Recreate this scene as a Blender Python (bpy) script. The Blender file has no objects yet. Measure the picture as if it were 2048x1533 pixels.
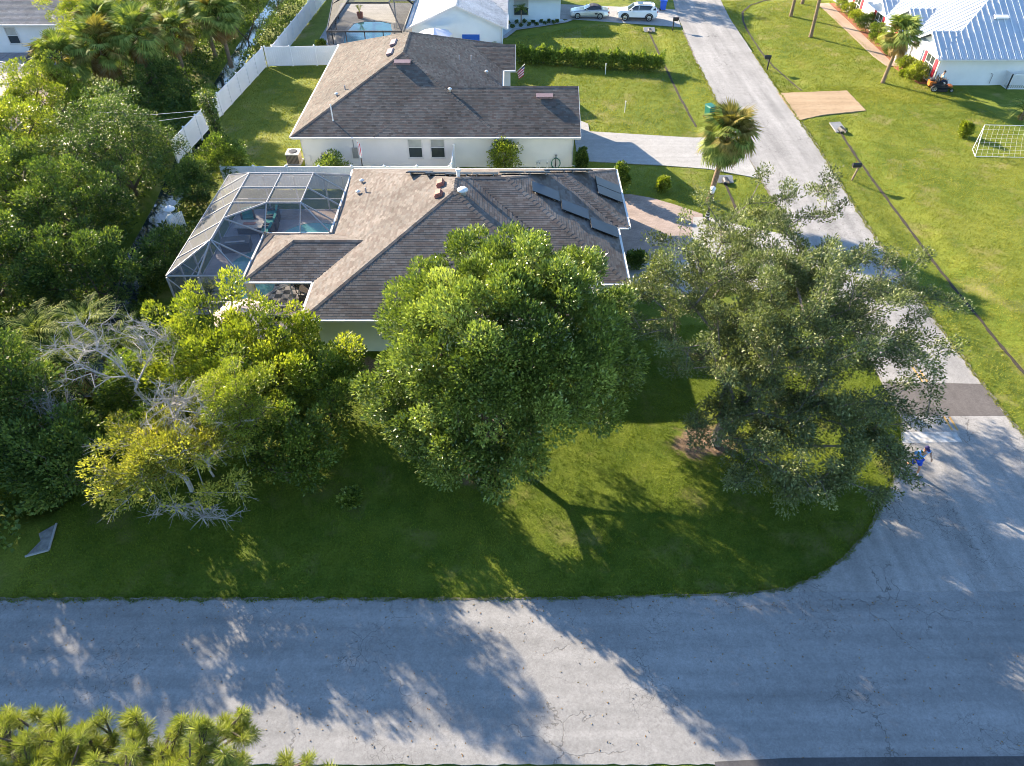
import bpy, bmesh, math, random
import numpy as np
from mathutils import Vector, Matrix
from math import radians as R, sin, cos, pi

sc = bpy.context.scene
C = sc.collection
# ---------------------------------------------------------------- camera, sky, sun, exposure
CAM_H = 24.5
cd = bpy.data.cameras.new('camera')
cam = bpy.data.objects.new('camera', cd); C.objects.link(cam)
cd.sensor_width = 36.0; cd.lens = 25.0; cd.clip_start = 0.1; cd.clip_end = 5000
cam.location = (0, 0, CAM_H); cam.rotation_euler = (R(90 - 43), 0, 0)
sc.camera = cam
SUN_DIR = Vector((-1.85, 1.78, 1.0)).normalized()          # towards the sun
SUN_EL = math.asin(SUN_DIR.z)
SUN_AZ = math.atan2(SUN_DIR.x, SUN_DIR.y)
world = bpy.data.worlds.new('World'); sc.world = world; world.use_nodes = True
wn = world.node_tree; bg = wn.nodes['Background']
sky = wn.nodes.new('ShaderNodeTexSky'); sky.sky_type = 'NISHITA'; sky.sun_disc = False
sky.sun_elevation = SUN_EL; sky.sun_rotation = SUN_AZ
sky.air_density = 1.0; sky.dust_density = 0.1; sky.ozone_density = 3.0
wn.links.new(sky.outputs[0], bg.inputs[0]); bg.inputs[1].default_value = 0.10
sd = bpy.data.lights.new('sun', 'SUN'); sd.energy = 5.0; sd.angle = R(0.55); sd.color = (1.0, 0.83, 0.62)
sun = bpy.data.objects.new('sun', sd); C.objects.link(sun)
sun.rotation_euler = SUN_DIR.to_track_quat('Z', 'Y').to_euler()
sc.view_settings.view_transform = 'Standard'; sc.view_settings.look = 'None'
sc.view_settings.exposure = 2.1; sc.view_settings.gamma = 1.0
sc.view_settings.use_curve_mapping = False
sc.cycles.filter_width = 0.95; sc.cycles.max_bounces = 5; sc.cycles.diffuse_bounces = 3; sc.cycles.glossy_bounces = 2
sc.cycles.use_adaptive_sampling = True; sc.cycles.adaptive_threshold = 0.02; sc.cycles.use_light_tree = False; sc.cycles.transmission_bounces = 3; sc.cycles.transparent_max_bounces = 8

# ---------------------------------------------------------------- materials
MATS = {}
def newmat(name):
    m = bpy.data.materials.new(name); m.use_nodes = True; MATS[name] = m
    nt = m.node_tree; b = nt.nodes['Principled BSDF']
    return m, nt, b
def nd(nt, t, **kw):
    n = nt.nodes.new(t)
    for k, v in kw.items(): setattr(n, k, v)
    return n
def ramp(nt, fac, stops, interp='LINEAR'):
    r = nd(nt, 'ShaderNodeValToRGB'); r.color_ramp.interpolation = interp
    el = r.color_ramp.elements
    while len(el) < len(stops): el.new(0.5)
    for e, (p, c) in zip(el, stops):
        e.position = p; e.color = (c[0], c[1], c[2], 1) if not isinstance(c, (int, float)) else (c, c, c, 1)
    if fac is not None: nt.links.new(fac, r.inputs[0])
    return r.outputs[0]
def noise(nt, vec, scale, detail=3, rough=0.55, dist=0.0):
    n = nd(nt, 'ShaderNodeTexNoise'); n.inputs['Scale'].default_value = scale
    n.inputs['Detail'].default_value = detail; n.inputs['Roughness'].default_value = rough
    n.inputs['Distortion'].default_value = dist
    nt.links.new(vec, n.inputs['Vector']); return n.outputs['Fac']
def pos(nt): return nd(nt, 'ShaderNodeNewGeometry').outputs['Position']
def objc(nt): return nd(nt, 'ShaderNodeTexCoord').outputs['Object']
def mixc(nt, fac, a, b, mode='MIX'):
    m = nd(nt, 'ShaderNodeMix', data_type='RGBA', blend_type=mode)
    for sock, v in ((0, fac), (6, a), (7, b)):
        if hasattr(v, 'is_output'): nt.links.new(v, m.inputs[sock])
        elif sock == 0: m.inputs[0].default_value = v
        else: m.inputs[sock].default_value = (v[0], v[1], v[2], 1)
    return m.outputs[2]
def mth(nt, op, a, b=0.0):
    m = nd(nt, 'ShaderNodeMath', operation=op)
    for i, v in enumerate((a, b)):
        if hasattr(v, 'is_output'): nt.links.new(v, m.inputs[i])
        else: m.inputs[i].default_value = v
    return m.outputs[0]
def bump(nt, b, h, strength=0.3, dist=0.02):
    n = nd(nt, 'ShaderNodeBump'); n.inputs['Strength'].default_value = strength; n.inputs['Distance'].default_value = dist
    nt.links.new(h, n.inputs['Height']); nt.links.new(n.outputs[0], b.inputs['Normal'])
def plain(name, col, rough=0.6, var=0.15, scale=3.0, metal=0.0, spec=0.4, bmp=0.0, coat=0.0):
    m, nt, b = newmat(name)
    p = objc(nt); f = noise(nt, p, scale, 4)
    lo = [c * (1 - var) for c in col]; hi = [min(1, c * (1 + var)) for c in col]
    nt.links.new(ramp(nt, f, [(0.3, lo), (0.7, hi)]), b.inputs['Base Color'])
    b.inputs['Roughness'].default_value = rough; b.inputs['Metallic'].default_value = metal
    b.inputs['Specular IOR Level'].default_value = spec
    if coat: b.inputs['Coat Weight'].default_value = coat; b.inputs['Coat Roughness'].default_value = 0.05
    if bmp: bump(nt, b, noise(nt, p, scale * 14, 3), bmp, 0.01)
    return m
def leafmat(name, cols, trans=0.3, rough=0.45, spec=0.4, gain=1.9, bscale=.45, bw=.3):
    m, nt, b = newmat(name)
    a = nd(nt, 'ShaderNodeAttribute', attribute_name='rnd')
    big = noise(nt, pos(nt), bscale, 4 if bw > .3 else 2, .6)
    f = mth(nt, 'ADD', mth(nt, 'MULTIPLY', a.outputs['Fac'], 1.05 - bw), mth(nt, 'MULTIPLY', big, bw))
    n = len(cols); cols = [tuple(min(.8, v * gain) for v in c) for c in cols]
    col = ramp(nt, f, [(0.08 + 0.84 * i / (n - 1), c) for i, c in enumerate(cols)])
    nt.links.new(col, b.inputs['Base Color'])
    b.inputs['Roughness'].default_value = rough; b.inputs['Specular IOR Level'].default_value = spec
    tr = nd(nt, 'ShaderNodeBsdfTranslucent'); mx = nd(nt, 'ShaderNodeMixShader')
    nt.links.new(mixc(nt, 1.0, col, (1.3, 1.35, 0.5), 'MULTIPLY'), tr.inputs[0])
    mx.inputs[0].default_value = trans
    nt.links.new(b.outputs[0], mx.inputs[1]); nt.links.new(tr.outputs[0], mx.inputs[2])
    nt.links.new(mx.outputs[0], nt.nodes['Material Output'].inputs[0])
    return m

# foliage palettes (albedo)
leafmat('leaf_glossy', [(.014, .026, .006), (.055, .082, .015), (.125, .160, .034), (.26, .290, .080)], .22, .34, .65, 1.9)
leafmat('leaf_oak', [(.028, .037, .014), (.068, .086, .032), (.126, .150, .056), (.24, .26, .115)], .22, .44, .45, 1.4)
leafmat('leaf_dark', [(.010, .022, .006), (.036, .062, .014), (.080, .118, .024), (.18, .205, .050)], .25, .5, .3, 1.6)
leafmat('leaf_mid', [(.016, .031, .006), (.060, .092, .015), (.128, .165, .028), (.24, .255, .055)], .3, .42, .45, 1.75)
leafmat('leaf_lime', [(.026, .042, .006), (.096, .125, .014), (.180, .205, .025), (.29, .295, .052)], .33, .42, .45, 1.65)
leafmat('leaf_yellow', [(.050, .052, .011), (.130, .140, .024), (.220, .218, .038), (.34, .295, .060)], .33, .5, .3, 1.8)
leafmat('frond_green', [(.022, .040, .010), (.064, .092, .020), (.120, .148, .036), (.205, .22, .065)], .28, .7, .1, 1.75)
leafmat('needle', [(.045, .064, .010), (.125, .150, .022), (.210, .240, .038), (.34, .34, .085)], .36, .5, .3, 2.35)
leafmat('grass_blade', [(.016, .043, .002), (.048, .092, .005), (.098, .154, .008), (.182, .220, .016)], .25, .65, .15, 2.75, .22, .6)
leafmat('grass_blade_dry', [(.029, .056, .004), (.063, .102, .009), (.110, .146, .018), (.190, .204, .050)], .28, .65, .15, 2.4, .2, .75)
leafmat('frond_olive', [(.045, .042, .012), (.095, .085, .022), (.15, .125, .035), (.20, .165, .06)], .25, .8, .06, 1.5)
leafmat('frond_dead', [(.12, .055, .015), (.20, .11, .03), (.26, .18, .08), (.28, .21, .12)], .2, .8, .08, 1.0)
leafmat('needle', [(.035, .048, .010), (.080, .098, .018), (.135, .152, .032), (.22, .215, .065)], .3, .5, .3, 1.9)
leafmat('grass_blade', [(.018, .034, .003), (.040, .062, .005), (.070, .094, .009), (.125, .140, .018)], .28, .65, .15, 2.0, .22, .6)
leafmat('grass_blade_dry', [(.034, .048, .005), (.068, .082, .010), (.118, .120, .020), (.20, .175, .055)], .3, .65, .15, 2.2, .2, .75)
plain('bark', (.10, .078, .058), .85, .4, 9, bmp=.6)
plain('bark_grey', (.16, .14, .12), .85, .35, 9, bmp=.5)
plain('dead_wood', (.31, .295, .28), .8, .25, 8)
plain('palm_trunk', (.22, .155, .10), .85, .4, 7, bmp=.7)

def make_grass():
    m, nt, b = newmat('grass')
    p = pos(nt)
    big = noise(nt, p, 0.11, 4, .6); mid = noise(nt, p, 0.9, 4, .6); fine = noise(nt, p, 11, 4, .7)
    c1 = ramp(nt, big, [(0.33, (.050, .088, .007)), (0.5, (.090, .13, .012)), (0.66, (.15, .175, .022))])
    c2 = ramp(nt, mid, [(0.35, (.055, .092, .008)), (0.65, (.15, .18, .021))])
    c = mixc(nt, 0.45, c1, c2)
    c = mixc(nt, 1.0, c, ramp(nt, fine, [(0.25, .55), (0.72, 1.35)]), 'MULTIPLY')
    dry = ramp(nt, noise(nt, p, 0.33, 5, .65), [(0.54, 0.0), (0.72, 0.8)])
    c = mixc(nt, dry, c, (.20, .18, .065))
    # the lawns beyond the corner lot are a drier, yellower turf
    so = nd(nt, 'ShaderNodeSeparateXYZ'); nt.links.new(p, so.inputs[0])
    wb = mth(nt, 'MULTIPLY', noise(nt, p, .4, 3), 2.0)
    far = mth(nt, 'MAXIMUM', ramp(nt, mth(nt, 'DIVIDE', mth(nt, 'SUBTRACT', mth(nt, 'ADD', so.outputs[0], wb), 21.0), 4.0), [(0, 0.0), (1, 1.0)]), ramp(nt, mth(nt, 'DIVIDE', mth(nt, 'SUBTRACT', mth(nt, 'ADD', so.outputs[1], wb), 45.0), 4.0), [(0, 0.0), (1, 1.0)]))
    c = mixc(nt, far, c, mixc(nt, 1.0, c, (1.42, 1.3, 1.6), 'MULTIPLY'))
    # bare leaf litter below the big trees and beside the house
    sx = nd(nt, 'ShaderNodeSeparateXYZ'); nt.links.new(p, sx.inputs[0])
    wob = mth(nt, 'MULTIPLY', mth(nt, 'SUBTRACT', noise(nt, p, 1.3, 4, .65), .5), 3.4)
    tot = None
    for (cx, cy, rx, ry) in ((8.9, 22.3, 1.7, 1.3), (-1.3, 20.9, 1.9, 1.2), (-6.6, 27.6, 2.2, .9)):
        dx = mth(nt, 'DIVIDE', mth(nt, 'SUBTRACT', sx.outputs[0], cx), rx)
        dy = mth(nt, 'DIVIDE', mth(nt, 'SUBTRACT', sx.outputs[1], cy), ry)
        d = mth(nt, 'ADD', mth(nt, 'MULTIPLY', dx, dx), mth(nt, 'MULTIPLY', dy, dy))
        v = ramp(nt, mth(nt, 'ADD', d, wob), [(0.35, 1.0), (0.95, 0.0)])
        tot = v if tot is None else mth(nt, 'MAXIMUM', tot, v)
    lit = ramp(nt, noise(nt, p, 14, 3, .7), [(0.3, (.10, .065, .04)), (0.7, (.27, .19, .13))])
    c = mixc(nt, tot, c, lit)
    nt.links.new(c, b.inputs['Base Color'])
    b.inputs['Roughness'].default_value = .85; b.inputs['Specular IOR Level'].default_value = .15
    bump(nt, b, noise(nt, p, 16, 4, .75), .9, .06)
make_grass()
def make_asphalt(name, lo, hi, crack, wear):
    m, nt, b = newmat(name)
    p = pos(nt)
    big = noise(nt, p, .22, 4, .6); fine = noise(nt, p, 13, 5, .85); mid = noise(nt, p, 2.2, 4, .65)
    mp = nd(nt, 'ShaderNodeMapping'); nt.links.new(p, mp.inputs[0]); mp.inputs['Scale'].default_value = (.06, .9, 1) if wear == 'x' else (.9, .06, 1)
    streak = noise(nt, mp.outputs[0], 1.3, 3, .6)
    c = ramp(nt, mth(nt, 'ADD', mth(nt, 'MULTIPLY', big, .4), mth(nt, 'MULTIPLY', streak, .6)), [(.36, lo), (.62, hi)])
    c = mixc(nt, .55, c, mixc(nt, 1.0, c, ramp(nt, mid, [(.3, .82), (.7, 1.15)]), 'MULTIPLY'))
    c = mixc(nt, 1.0, c, ramp(nt, fine, [(.3, .74), (.7, 1.24)]), 'MULTIPLY')
    dots = nd(nt, 'ShaderNodeTexVoronoi', feature='F1'); dots.inputs['Scale'].default_value = 1.4
    nt.links.new(p, dots.inputs['Vector'])
    spot = ramp(nt, dots.outputs['Distance'], [(.030, 1.0), (.045, 0.0)])
    spotm = mth(nt, 'MULTIPLY', spot, ramp(nt, noise(nt, p, .8, 2), [(.5, 0.0), (.56, 1.0)]))
    c = mixc(nt, mth(nt, 'MULTIPLY', spotm, .8), c, (.03, .025, .02))
    wv = nd(nt, 'ShaderNodeVectorMath', operation='ADD')
    dn = nd(nt, 'ShaderNodeTexNoise'); dn.inputs['Scale'].default_value = 1.7; dn.inputs['Detail'].default_value = 4
    nt.links.new(p, dn.inputs['Vector']); nt.links.new(p, wv.inputs[0])
    sc_ = nd(nt, 'ShaderNodeVectorMath', operation='SCALE'); nt.links.new(dn.outputs['Color'], sc_.inputs[0]); sc_.inputs['Scale'].default_value = .8
    nt.links.new(sc_.outputs[0], wv.inputs[1])
    ck = None
    for s_, w_, th, seed in ((3.2, .022, .54, 0.0), (.42, .006, .50, 37.0)):
        v = nd(nt, 'ShaderNodeTexVoronoi', feature='DISTANCE_TO_EDGE'); v.inputs['Scale'].default_value = s_
        nt.links.new(wv.outputs[0], v.inputs['Vector'])
        line = ramp(nt, v.outputs['Distance'], [(w_ * .4, 1.0), (w_, 0.0)])
        off = nd(nt, 'ShaderNodeVectorMath', operation='ADD'); nt.links.new(p, off.inputs[0]); off.inputs[1].default_value = (seed, seed, 0)
        msk = ramp(nt, noise(nt, off.outputs[0], .3, 3), [(th, 0.0), (th + .08, 1.0)])
        l = mth(nt, 'MULTIPLY', line, msk)
        ck = l if ck is None else mth(nt, 'MAXIMUM', ck, l)
    c = mixc(nt, mth(nt, 'MULTIPLY', ck, crack), c, (.05, .045, .04))
    nt.links.new(c, b.inputs['Base Color'])
    b.inputs['Roughness'].default_value = .9; b.inputs['Specular IOR Level'].default_value = .25
    h = mth(nt, 'SUBTRACT', fine, mth(nt, 'MULTIPLY', ck, 1.5))
    bump(nt, b, h, .35, .008)
make_asphalt('asphalt', (.175, .177, .178), (.265, .266, .266), .6, 'x')
make_asphalt('asphalt_street', (.20, .198, .195), (.31, .306, .30), .7, 'y')
make_asphalt('asphalt_patch', (.085, .078, .075), (.125, .115, .112), .1, 'y')
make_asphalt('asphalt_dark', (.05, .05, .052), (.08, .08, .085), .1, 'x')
make_asphalt('concrete', (.27, .268, .262), (.34, .338, .33), .25, 'x')
make_asphalt('concrete_tan', (.27, .19, .115), (.35, .26, .165), .4, 'x')
make_asphalt('concrete_walk', (.30, .21, .15), (.36, .28, .22), .3, 'y')
make_asphalt('deck_stone', (.26, .24, .255), (.34, .315, .325), .15, 'x')
plain('paint_white', (.40, .40, .395), .8, .3, 5)
plain('paint_yellow', (.48, .28, .085), .75, .25, 6)
plain('vinyl', (.78, .79, .80), .45, .05, .8)
plain('trim_white', (.60, .595, .58), .5, .08, 1.2)
plain('aluminium', (.36, .36, .375), .45, .08, 2, spec=.5)
plain('bronze_alu', (.035, .035, .04), .5, .2, 2)
plain('wall_green', (.50, .56, .47), .85, .06, .7, bmp=.15)
plain('wall_cream', (.62, .58, .45), .85, .06, .7, bmp=.15)
plain('wall_grey', (.72, .71, .69), .85, .05, .7, bmp=.15)
plain('wall_white', (.74, .75, .75), .85, .05, .7, bmp=.15)
plain('wall_paleblue', (.62, .70, .74), .85, .05, .7, bmp=.15)
plain('red_shutter', (.52, .025, .05), .6, .12, 4)
plain('clay_vent', (.32, .125, .095), .7, .2, 8)
plain('vent_grey', (.34, .32, .32), .5, .15, 6)
plain('vent_white', (.72, .72, .70), .5, .1, 6)
plain('vent_mauve', (.23, .16, .165), .5, .12, 6)
plain('metal_panel', (.44, .49, .55), .38, .06, 1.0, metal=.25, spec=.5)
plain('metal_seam', (.70, .71, .72), .4, .05, 1.0, spec=.5)
plain('black_plastic', (.02, .02, .022), .5, .3, 6)
plain('rubber', (.018, .018, .018), .8, .3, 8)
plain('rim_silver', (.55, .55, .56), .3, .1, 8, metal=.8)
plain('car_silver', (.46, .47, .46), .28, .04, 1, metal=.55, coat=.6)
plain('car_white', (.80, .81, .82), .3, .03, 1, coat=.7)
plain('car_glass', (.012, .016, .02), .06, .2, 1, spec=.8)
plain('soft_top', (.02, .028, .05), .85, .2, 10)
plain('lamp_red', (.45, .02, .02), .25, .1, 3)
plain('lamp_clear', (.65, .67, .68), .12, .1, 3)
plain('bin_blue', (.02, .10, .52), .5, .1, 3)
plain('bin_green', (.015, .14, .10), .5, .1, 3)
plain('teal_cushion', (.006, .19, .175), .85, .15, 8)
plain('wicker', (.045, .03, .024), .8, .4, 20)
plain('tan_canvas', (.42, .34, .29), .9, .08, 3)
plain('white_canvas', (.68, .67, .74), .9, .05, 3)
plain('blue_canvas', (.02, .10, .42), .9, .08, 3)
plain('soil', (.04, .032, .024), .95, .4, 5, bmp=.6)
plain('mulch', (.24, .085, .045), .95, .4, 8, bmp=.7)
plain('gravel_white', (.42, .47, .50), .9, .35, 30, bmp=.6)
plain('pvc', (.74, .74, .73), .45, .06, 3)
plain('skin', (.42, .22, .14), .6, .08, 8)
plain('shirt_blue', (.11, .27, .55), .85, .15, 8)
plain('shorts_blue', (.012, .06, .42), .85, .15, 8)
plain('cap_navy', (.02, .016, .10), .8, .2, 8)
plain('sock_white', (.75, .75, .75), .9, .05, 8)
plain('shirt_pale', (.22, .42, .50), .85, .12, 8)
plain('jeans', (.03, .035, .06), .9, .2, 8)
plain('mower_orange', (.55, .14, .025), .4, .15, 5)
plain('flag_red', (.55, .03, .06), .85, .1, 5)
plain('flag_white', (.75, .74, .75), .85, .05, 5)
plain('flag_blue', (.02, .035, .18), .85, .1, 5)
plain('steel_grey', (.33, .34, .34), .45, .15, 4, metal=.4)
plain('ac_tan', (.19, .165, .14), .6, .15, 5)
plain('wood_post', (.22, .16, .11), .85, .3, 6)
plain('plant_pot', (.22, .05, .04), .6, .2, 5)
plain('fruit_red', (.65, .03, .03), .5, .1, 5)
plain('stone_grey', (.20, .20, .19), .9, .35, 5, bmp=.5)
plain('coping', (.30, .30, .31), .7, .15, 5)
plain('table_light', (.36, .33, .30), .7, .2, 6)

def make_glass(name, col, rough=.05):
    m, nt, b = newmat(name)
    nt.links.new(ramp(nt, noise(nt, objc(nt), 1.2, 2), [(.3, [c * .7 for c in col]), (.7, col)]), b.inputs['Base Color'])
    b.inputs['Roughness'].default_value = rough; b.inputs['Specular IOR Level'].default_value = .8
make_glass('window_glass', (.05, .065, .07)); make_glass('blind_glass', (.42, .45, .42), .25)
make_glass('solar_cell', (.010, .024, .052), .3); MATS['solar_cell'].node_tree.nodes['Principled BSDF'].inputs['Specular IOR Level'].default_value = .25
def make_water(name, col, rough):
    m, nt, b = newmat(name); p = pos(nt)
    nt.links.new(ramp(nt, noise(nt, p, .8, 2), [(.3, [c * .8 for c in col]), (.7, col)]), b.inputs['Base Color'])
    b.inputs['Roughness'].default_value = rough; b.inputs['Specular IOR Level'].default_value = .6
    bump(nt, b, noise(nt, p, 3.5, 3), .12, .05)
make_water('pool_water', (.10, .30, .30), .04); make_water('pool_water_deep', (.03, .22, .25), .04)
make_water('canal_water', (.025, .04, .045), .05)
def make_screen(name, fac, col):
    m, nt, b = newmat(name)
    tr = nd(nt, 'ShaderNodeBsdfTransparent'); mx = nd(nt, 'ShaderNodeMixShader')
    w = noise(nt, pos(nt), .6, 3)
    nt.links.new(ramp(nt, w, [(.3, fac - .05), (.7, fac + .06)]), mx.inputs[0])
    b.inputs['Base Color'].default_value = (*col, 1); b.inputs['Roughness'].default_value = .8
    nt.links.new(tr.outputs[0], mx.inputs[1]); nt.links.new(b.outputs[0], mx.inputs[2])
    nt.links.new(mx.outputs[0], nt.nodes['Material Output'].inputs[0])
make_screen('screen_mesh', .34, (.15, .16, .18)); make_screen('screen_mesh_dark', .62, (.016, .018, .022))
make_screen('screen_clear', .2, (.016, .018, .022)); make_screen('net_mesh', .12, (.8, .8, .8))
def make_shingle(name, cols):
    m, nt, b = newmat(name); p = pos(nt)
    a = nd(nt, 'ShaderNodeAttribute', attribute_name='rnd'); oi = nd(nt, 'ShaderNodeObjectInfo')
    f = mth(nt, 'FRACT', mth(nt, 'ADD', a.outputs['Fac'], oi.outputs['Random']))
    n = len(cols)
    c = ramp(nt, f, [(i / (n - 1), k) for i, k in enumerate(cols)])
    c = mixc(nt, 1.0, c, ramp(nt, noise(nt, p, .35, 4, .65), [(.3, .74), (.7, 1.22)]), 'MULTIPLY')
    c = mixc(nt, 1.0, c, ramp(nt, noise(nt, p, 60, 3, .8), [(.3, .75), (.7, 1.25)]), 'MULTIPLY')
    nt.links.new(c, b.inputs['Base Color']); b.inputs['Roughness'].default_value = .92
    b.inputs['Specular IOR Level'].default_value = .2
    bump(nt, b, noise(nt, p, 80, 2), .3, .005)
make_shingle('shingle_tan', [(.105, .090, .080), (.150, .135, .123), (.118, .096, .086), (.178, .160, .145), (.135, .126, .120)])
make_shingle('shingle_brown', [(.072, .062, .054), (.120, .108, .096), (.108, .082, .070), (.146, .132, .117), (.091, .086, .079)])
make_shingle('shingle_grey', [(.19, .18, .175), (.25, .24, .23), (.21, .20, .20), (.28, .27, .26), (.17, .165, .165)])
make_shingle('shingle_pale', [(.40, .40, .40), (.48, .48, .475), (.44, .445, .45), (.52, .515, .51), (.37, .375, .38)])
def make_paver():
    m, nt, b = newmat('paver'); p = pos(nt)
    br = nd(nt, 'ShaderNodeTexBrick'); br.inputs['Scale'].default_value = 1; br.inputs['Brick Width'].default_value = .22
    br.inputs['Row Height'].default_value = .11; br.inputs['Mortar Size'].default_value = .008
    br.inputs['Color1'].default_value = (.25, .20, .178, 1); br.inputs['Color2'].default_value = (.31, .255, .23, 1)
    br.inputs['Mortar'].default_value = (.20, .15, .12, 1); nt.links.new(p, br.inputs['Vector'])
    c = mixc(nt, 1.0, br.outputs['Color'], ramp(nt, noise(nt, p, 1.1, 4), [(.3, .8), (.7, 1.15)]), 'MULTIPLY')
    nt.links.new(c, b.inputs['Base Color']); b.inputs['Roughness'].default_value = .9
    bump(nt, b, br.outputs['Fac'], -.4, .01)
make_paver()
def make_checker():
    m, nt, b = newmat('checker'); ck = nd(nt, 'ShaderNodeTexChecker'); ck.inputs['Scale'].default_value = 2.4
    ck.inputs['Color1'].default_value = (.02, .02, .022, 1); ck.inputs['Color2'].default_value = (.5, .45, .42, 1)
    nt.links.new(pos(nt), ck.inputs['Vector']); nt.links.new(ck.outputs[0], b.inputs['Base Color']); b.inputs['Roughness'].default_value = .6
make_checker()

# ---------------------------------------------------------------- mesh helpers
def tag(o, label=None, cat=None, group=None, kind=None):
    if label: o['label'] = label
    if cat: o['category'] = cat
    if group: o['group'] = group
    if kind: o['kind'] = kind
    return o
def thing(name, label, cat, loc=(0, 0, 0), rz=0.0, group=None):
    o = bpy.data.objects.new(name, None); C.objects.link(o); o.location = loc; o.rotation_euler = (0, 0, rz)
    o.empty_display_size = .2
    return tag(o, label, cat, group)
def root_of(o):
    while o.parent: o = o.parent
    return o
def link(name, me, mat, parent=None, world=False, smooth=False):
    me.materials.append(MATS[mat])
    o = bpy.data.objects.new(name, me); C.objects.link(o)
    if parent is not None:
        o.parent = parent
        if world:
            l = root_of(parent).location
            me.transform(Matrix.Translation(-Vector(l)))
    if smooth: me.shade_smooth()
    return o
class MB:
    def __init__(s): s.v = []; s.f = []; s.r = []
    def add(s, vs, fs, rnd=0.0):
        n = len(s.v); s.v += [tuple(v) for v in vs]; s.f += [tuple(i + n for i in f) for f in fs]; s.r += [rnd] * len(vs); return s
    def box(s, a, b, rnd=0.0):
        x0, y0, z0 = a; x1, y1, z1 = b
        return s.add([(x0, y0, z0), (x1, y0, z0), (x1, y1, z0), (x0, y1, z0), (x0, y0, z1), (x1, y0, z1), (x1, y1, z1), (x0, y1, z1)],
                     [(0, 3, 2, 1), (4, 5, 6, 7), (0, 1, 5, 4), (1, 2, 6, 5), (2, 3, 7, 6), (3, 0, 4, 7)], rnd)
    def bar(s, p, q, w, h, up=(0, 0, 1)):
        p = Vector(p); q = Vector(q); d = (q - p).normalized(); up = Vector(up)
        if abs(d.dot(up)) > .98: up = Vector((0, 1, 0))
        x = d.cross(up).normalized() * w / 2; y = x.cross(d).normalized() * h / 2
        vs = [p - x - y, p + x - y, p + x + y, p - x + y, q - x - y, q + x - y, q + x + y, q - x + y]
        return s.add(vs, [(0, 1, 2, 3), (7, 6, 5, 4), (0, 4, 5, 1), (1, 5, 6, 2), (2, 6, 7, 3), (3, 7, 4, 0)])
    def tube(s, pts, rad, n=8, cap=True):
        pts = [Vector(p) for p in pts]; rad = rad if hasattr(rad, '__len__') else [rad] * len(pts)
        rings = []; vs = []; u = None
        for i, p in enumerate(pts):
            d = (pts[min(i + 1, len(pts) - 1)] - pts[max(i - 1, 0)]).normalized()
            if u is None: u = d.orthogonal().normalized()
            u = (u - d * u.dot(d)).normalized(); w = d.cross(u)
            for k in range(n):
                a = 2 * pi * k / n; vs.append(p + (u * cos(a) + w * sin(a)) * rad[i])
        fs = [(i * n + k, i * n + (k + 1) % n, (i + 1) * n + (k + 1) % n, (i + 1) * n + k) for i in range(len(pts) - 1) for k in range(n)]
        if cap: fs += [tuple(range(n - 1, -1, -1)), tuple(range((len(pts) - 1) * n, len(pts) * n))]
        return s.add(vs, fs)
    def lathe(s, prof, c=(0, 0, 0), n=16):
        vs = [(c[0] + r * cos(2 * pi * k / n), c[1] + r * sin(2 * pi * k / n), c[2] + z) for r, z in prof for k in range(n)]
        fs = [(i * n + k, i * n + (k + 1) % n, (i + 1) * n + (k + 1) % n, (i + 1) * n + k) for i in range(len(prof) - 1) for k in range(n)]
        fs += [tuple(range(n - 1, -1, -1)), tuple(range((len(prof) - 1) * n, len(prof) * n))]
        return s.add(vs, fs)
    def prism(s, poly, z0, z1):
        n = len(poly); vs = [(x, y, z0) for x, y in poly] + [(x, y, z1) for x, y in poly]
        return s.add(vs, [tuple(range(n - 1, -1, -1)), tuple(range(n, 2 * n))] + [(i, (i + 1) % n, n + (i + 1) % n, n + i) for i in range(n)])
    def mesh(s, name):
        me = bpy.data.meshes.new(name); me.from_pydata(s.v, [], s.f)
        if any(s.r):
            a = me.attributes.new('rnd', 'FLOAT', 'POINT'); a.data.foreach_set('value', s.r)
        me.update(); return me
    def build(s, name, mat, parent=None, world=False, smooth=False):
        return link(name, s.mesh(name), mat, parent, world, smooth)
def quads_mesh(name, V, rnd, k=4):
    """V: (N,k,3) numpy corners of N separate faces."""
    N = len(V); me = bpy.data.meshes.new(name)
    me.vertices.add(N * k); me.vertices.foreach_set('co', V.reshape(-1).astype(np.float32))
    me.loops.add(N * k); me.loops.foreach_set('vertex_index', np.arange(N * k, dtype=np.int32))
    me.polygons.add(N); me.polygons.foreach_set('loop_start', np.arange(0, N * k, k, dtype=np.int32))
    me.polygons.foreach_set('loop_total', np.full(N, k, dtype=np.int32))
    a = me.attributes.new('rnd', 'FLOAT', 'POINT'); a.data.foreach_set('value', np.repeat(rnd, k).astype(np.float32))
    me.update(calc_edges=True); return me
def unit(a): return a / (np.linalg.norm(a, axis=-1, keepdims=True) + 1e-9)
def leaf_quads(rng, P, D, L, W, fold=.25):
    """folded rhombic leaves at P pointing along D"""
    N = len(P); D = unit(D); S = unit(np.cross(D, rng.normal(size=(N, 3)) + np.array([0, 0, .6]))); Nn = np.cross(S, D)
    L = (L * rng.uniform(.7, 1.3, N))[:, None]; Wv = (W * rng.uniform(.75, 1.25, N))[:, None]
    m = P + D * L * .45
    return np.stack([P, m + S * Wv * .5 + Nn * Wv * fold, P + D * L, m - S * Wv * .5 + Nn * Wv * fold], 1)

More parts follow.
